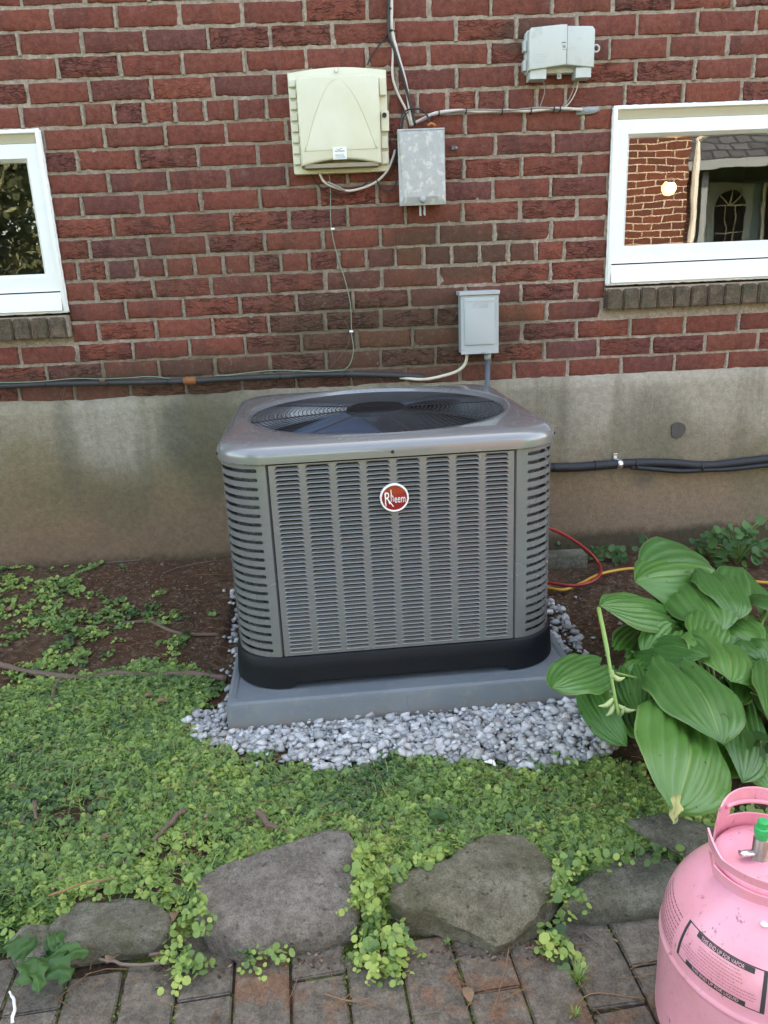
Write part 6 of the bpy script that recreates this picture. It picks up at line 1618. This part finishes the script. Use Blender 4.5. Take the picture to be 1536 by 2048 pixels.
# ------------------------------------------------------------------ pink refrigerant cylinder
JR, JH, JZ1 = .1521, .3771, .236
JC = Vector((1.6549, -2.1148, PZ))
jg = thing('gas_cylinder', 'scuffed pink refrigerant cylinder with loop handle standing on the pavers', 'gas cylinder', JC)
def jr(z):
    if z > JZ1: return JR*(1-min(1, (z-JZ1)/(JH-JZ1))**1.95)**(1/1.95)
    if z < .07: return JR*(.25+.75*math.sqrt(max(0, 1-(1-z/.07)**2)))
    return JR
prof = [(0, .006), (JR*.25, 0)]+[(jr(z), z) for z in np.linspace(.002, .07, 12)]+[(JR, .21), (JR+.0006, .213), (JR+.0030, .216), (JR+.0030, .221), (JR+.0006, .224), (JR, .227)]+[(jr(z), z) for z in JZ1+(JH-JZ1)*np.sin(np.linspace(0, PI/2, 22))]
MB().lathe(prof, 128).build('body', 'pink', jg, True)
def strap(name, r, a0, a1, zf0, zf1, th=.003, n=40, flare=0, mat='pink'):
    mb = MB(); vs = []
    for i_ in range(n+1):
        u = i_/n; a = a0+(a1-a0)*u; z0_, z1_ = zf0(u), zf1(u)
        for (zz, rr) in ((z0_, r), (z1_, r+flare), (z1_, r+flare+th), (z0_, r+th)): vs.append((OX+rr*math.cos(a), OY+rr*math.sin(a), zz))
    fs = [(i_*4+k, i_*4+(k+1) % 4, (i_+1)*4+(k+1) % 4, (i_+1)*4+k) for i_ in range(n) for k in range(4)]+[(0,1,2,3), (n*4+3, n*4+2, n*4+1, n*4)]
    mb.add(vs, fs); return mb.build(name, mat, jg, angle=40)
OX, OY = -.006, .012
ZC = .366
# front low band: rises to a pointed horn at its left end, with an open slot
fr0, fr1 = math.radians(178), math.radians(335)
strap('collar_band', .080, fr0+.05, fr1, lambda u: ZC-.012, lambda u: ZC+.008, flare=.004)
strap('collar_rim', .087, fr0-.03, fr1, lambda u: ZC+.024+.012*max(0, 1-u*8), lambda u: ZC+.040+.024*max(0, 1-u*7), flare=.004)
for a in (fr0+.03, math.radians(300)): strap('collar_post', .0825, a, a+.10, lambda u: ZC+.004, lambda u: ZC+.030, flare=.006, n=4)
# back handle: tall loop facing the camera
h0, h1 = math.radians(134), math.radians(34)
HT = .125
def hz(u, inner=False):
    return 0
strap('handle_base', .078, h0, h1, lambda u: ZC-.012, lambda u: ZC+.026, flare=-.002)
strap('handle_side', .076, h0, h0-.42, lambda u: ZC+.024, lambda u: ZC+.056, flare=-.003, n=8)
strap('handle_side', .076, h1+.42, h1, lambda u: ZC+.024, lambda u: ZC+.056, flare=-.003, n=8)
strap('handle_grip', .073, h0, h1, lambda u: ZC+.052, lambda u: ZC+.052+.026*min(1, math.sin(PI*min(1, max(.02, u)))**.35), flare=-.002)
# rolled grip lip
MB().tube([(OX+.072*math.cos(h0+(h1-h0)*u), OY+.072*math.sin(h0+(h1-h0)*u), ZC+.053) for u in np.linspace(.13, .87, 24)], .004, 8).build('grip_lip', 'pink', jg, True)
MB().lathe([(0, .006), (.055, .006), (.070, .002), (.075, -.006)], 40, (OX, OY, ZC+.006)).build('valve_seat', 'pink', jg, True)
vv = bpy.data.objects.new('valve', None); COL.objects.link(vv); vv.parent = jg; vv.location = (OX-.014, OY-.002, ZC+.004); vv.scale = (.95, .95, .66)
MB().lathe([(.0135, 0), (.0135, .012), (.0115, .014), (.0115, .062), (.009, .066), (.0, .066)], 24).build('valve_body', 'brass', vv, True)
MB().tube([(0, 0, .026), (-.020, -.004, .029), (-.034, -.006, .032)], [.006, .0065, .0062], 14).build('outlet', 'zinc', vv, True)
b = MB(); b.lathe([(.0, .112), (.006, .112), (.0085, .108), (.0085, .094), (.0115, .092), (.0125, .082), (.011, .074), (.0105, .066), (.0, .060)], 10); b.build('green_cap', 'green_cap', vv)
# weld dots, printed panel wrapped on the body
def on_body(a, z, r=JR): return (r*math.cos(a), r*math.sin(a), z)
for a, z in ((math.radians(235), .333),):
    bm = bmesh.new(); bmesh.ops.create_uvsphere(bm, u_segments=12, v_segments=6, radius=.006); mb = MB().bm(bm); o = mb.build('bare_spot', 'scratch', jg, True); o.location = (.098*math.cos(a), .098*math.sin(a), .345); o.scale = (1, 1, .35)
LA0, LA1, LZ0, LZ1 = math.radians(189), math.radians(241), .243, .301
def surf(a, z, off): r = jr(z)+off; return (r*math.cos(a), r*math.sin(a), z)
def wrapmesh(me, a_c, z_c, off):
    for v in me.vertices:
        a = a_c+v.co.x/JR; z = z_c+v.co.y; v.co = Vector(surf(a, z, off+v.co.z))
    me.update()
def arcstrip(a0, a1, z0, z1, off=.0004, n=40, m=1):
    m = max(1, int((z1-z0)/.004)); vs = []
    for i_ in range(n+1):
        a = a0+(a1-a0)*i_/n; vs += [surf(a, z0+(z1-z0)*j_/m, off) for j_ in range(m+1)]
    K = m+1; return vs, [(i_*K+j_, (i_+1)*K+j_, (i_+1)*K+j_+1, i_*K+j_+1) for i_ in range(n) for j_ in range(m)]
b = MB(); fw = .0028; da = fw*1.3/JR
b.add(*arcstrip(LA0, LA0+da*1.3, LZ0, LZ1, n=2)); b.add(*arcstrip(LA1-da*1.6, LA1, LZ0, LZ1, n=2))
for z0_, z1_ in ((LZ1-.0014, LZ1), (LZ0, LZ0+.0014)): b.add(*arcstrip(LA0+da*1.3, LA1-da*1.6, z0_, z1_))
b.add(*arcstrip(LA0+.16, LA1-.12, LZ1-.0085, LZ1-.0016, .0006)); b.add(*arcstrip(LA0+.14, LA1-.16, LZ0+.0016, LZ0+.0085, .0006))
b.build('printed_frame', 'ink', jg)
for body, z_ in (('THIS END UP FOR VAPOR', LZ1-.0052), ('THIS END UP FOR LIQUID', LZ0+.0050)):
    me = text_mesh(body, .0068, extrude=.0001, sx=.92); wrapmesh(me, (LA0+LA1)/2, z_, .0010); link('printed_lettering', me, 'pinkink', jg)
g_ = random.Random(3); b = MB()
for k, (f0, f1) in enumerate([(.38, .72), (.25, .74), (.25, .76), (.26, .77), (.10, .70), (.05, .90), (.04, .92), (.12, .90)]):
    z_ = LZ1-.013-.0046*k; u = f0
    while u < f1:
        w_ = g_.uniform(.010, .035)
        b.add(*arcstrip(LA0+(LA1-LA0)*u, LA0+(LA1-LA0)*min(f1, u+w_), z_, z_+.0011, n=2)); u += w_+.008
b.build('faded_fine_print', plain('faded_print', (.38,.14,.18), .5), jg)
b = MB()
for k in range(9):
    z_ = .292-.0068*k; u = 0
    while u < 1:
        w_ = g_.uniform(.03, .09)
        b.add(*arcstrip(math.radians(150+34*u), math.radians(150+34*min(1, u+w_)), z_, z_+.0018, n=3)); u += w_+.02
b.build('side_print', plain('faded_side_print', (.25,.09,.12), .5), jg)
print('script done')
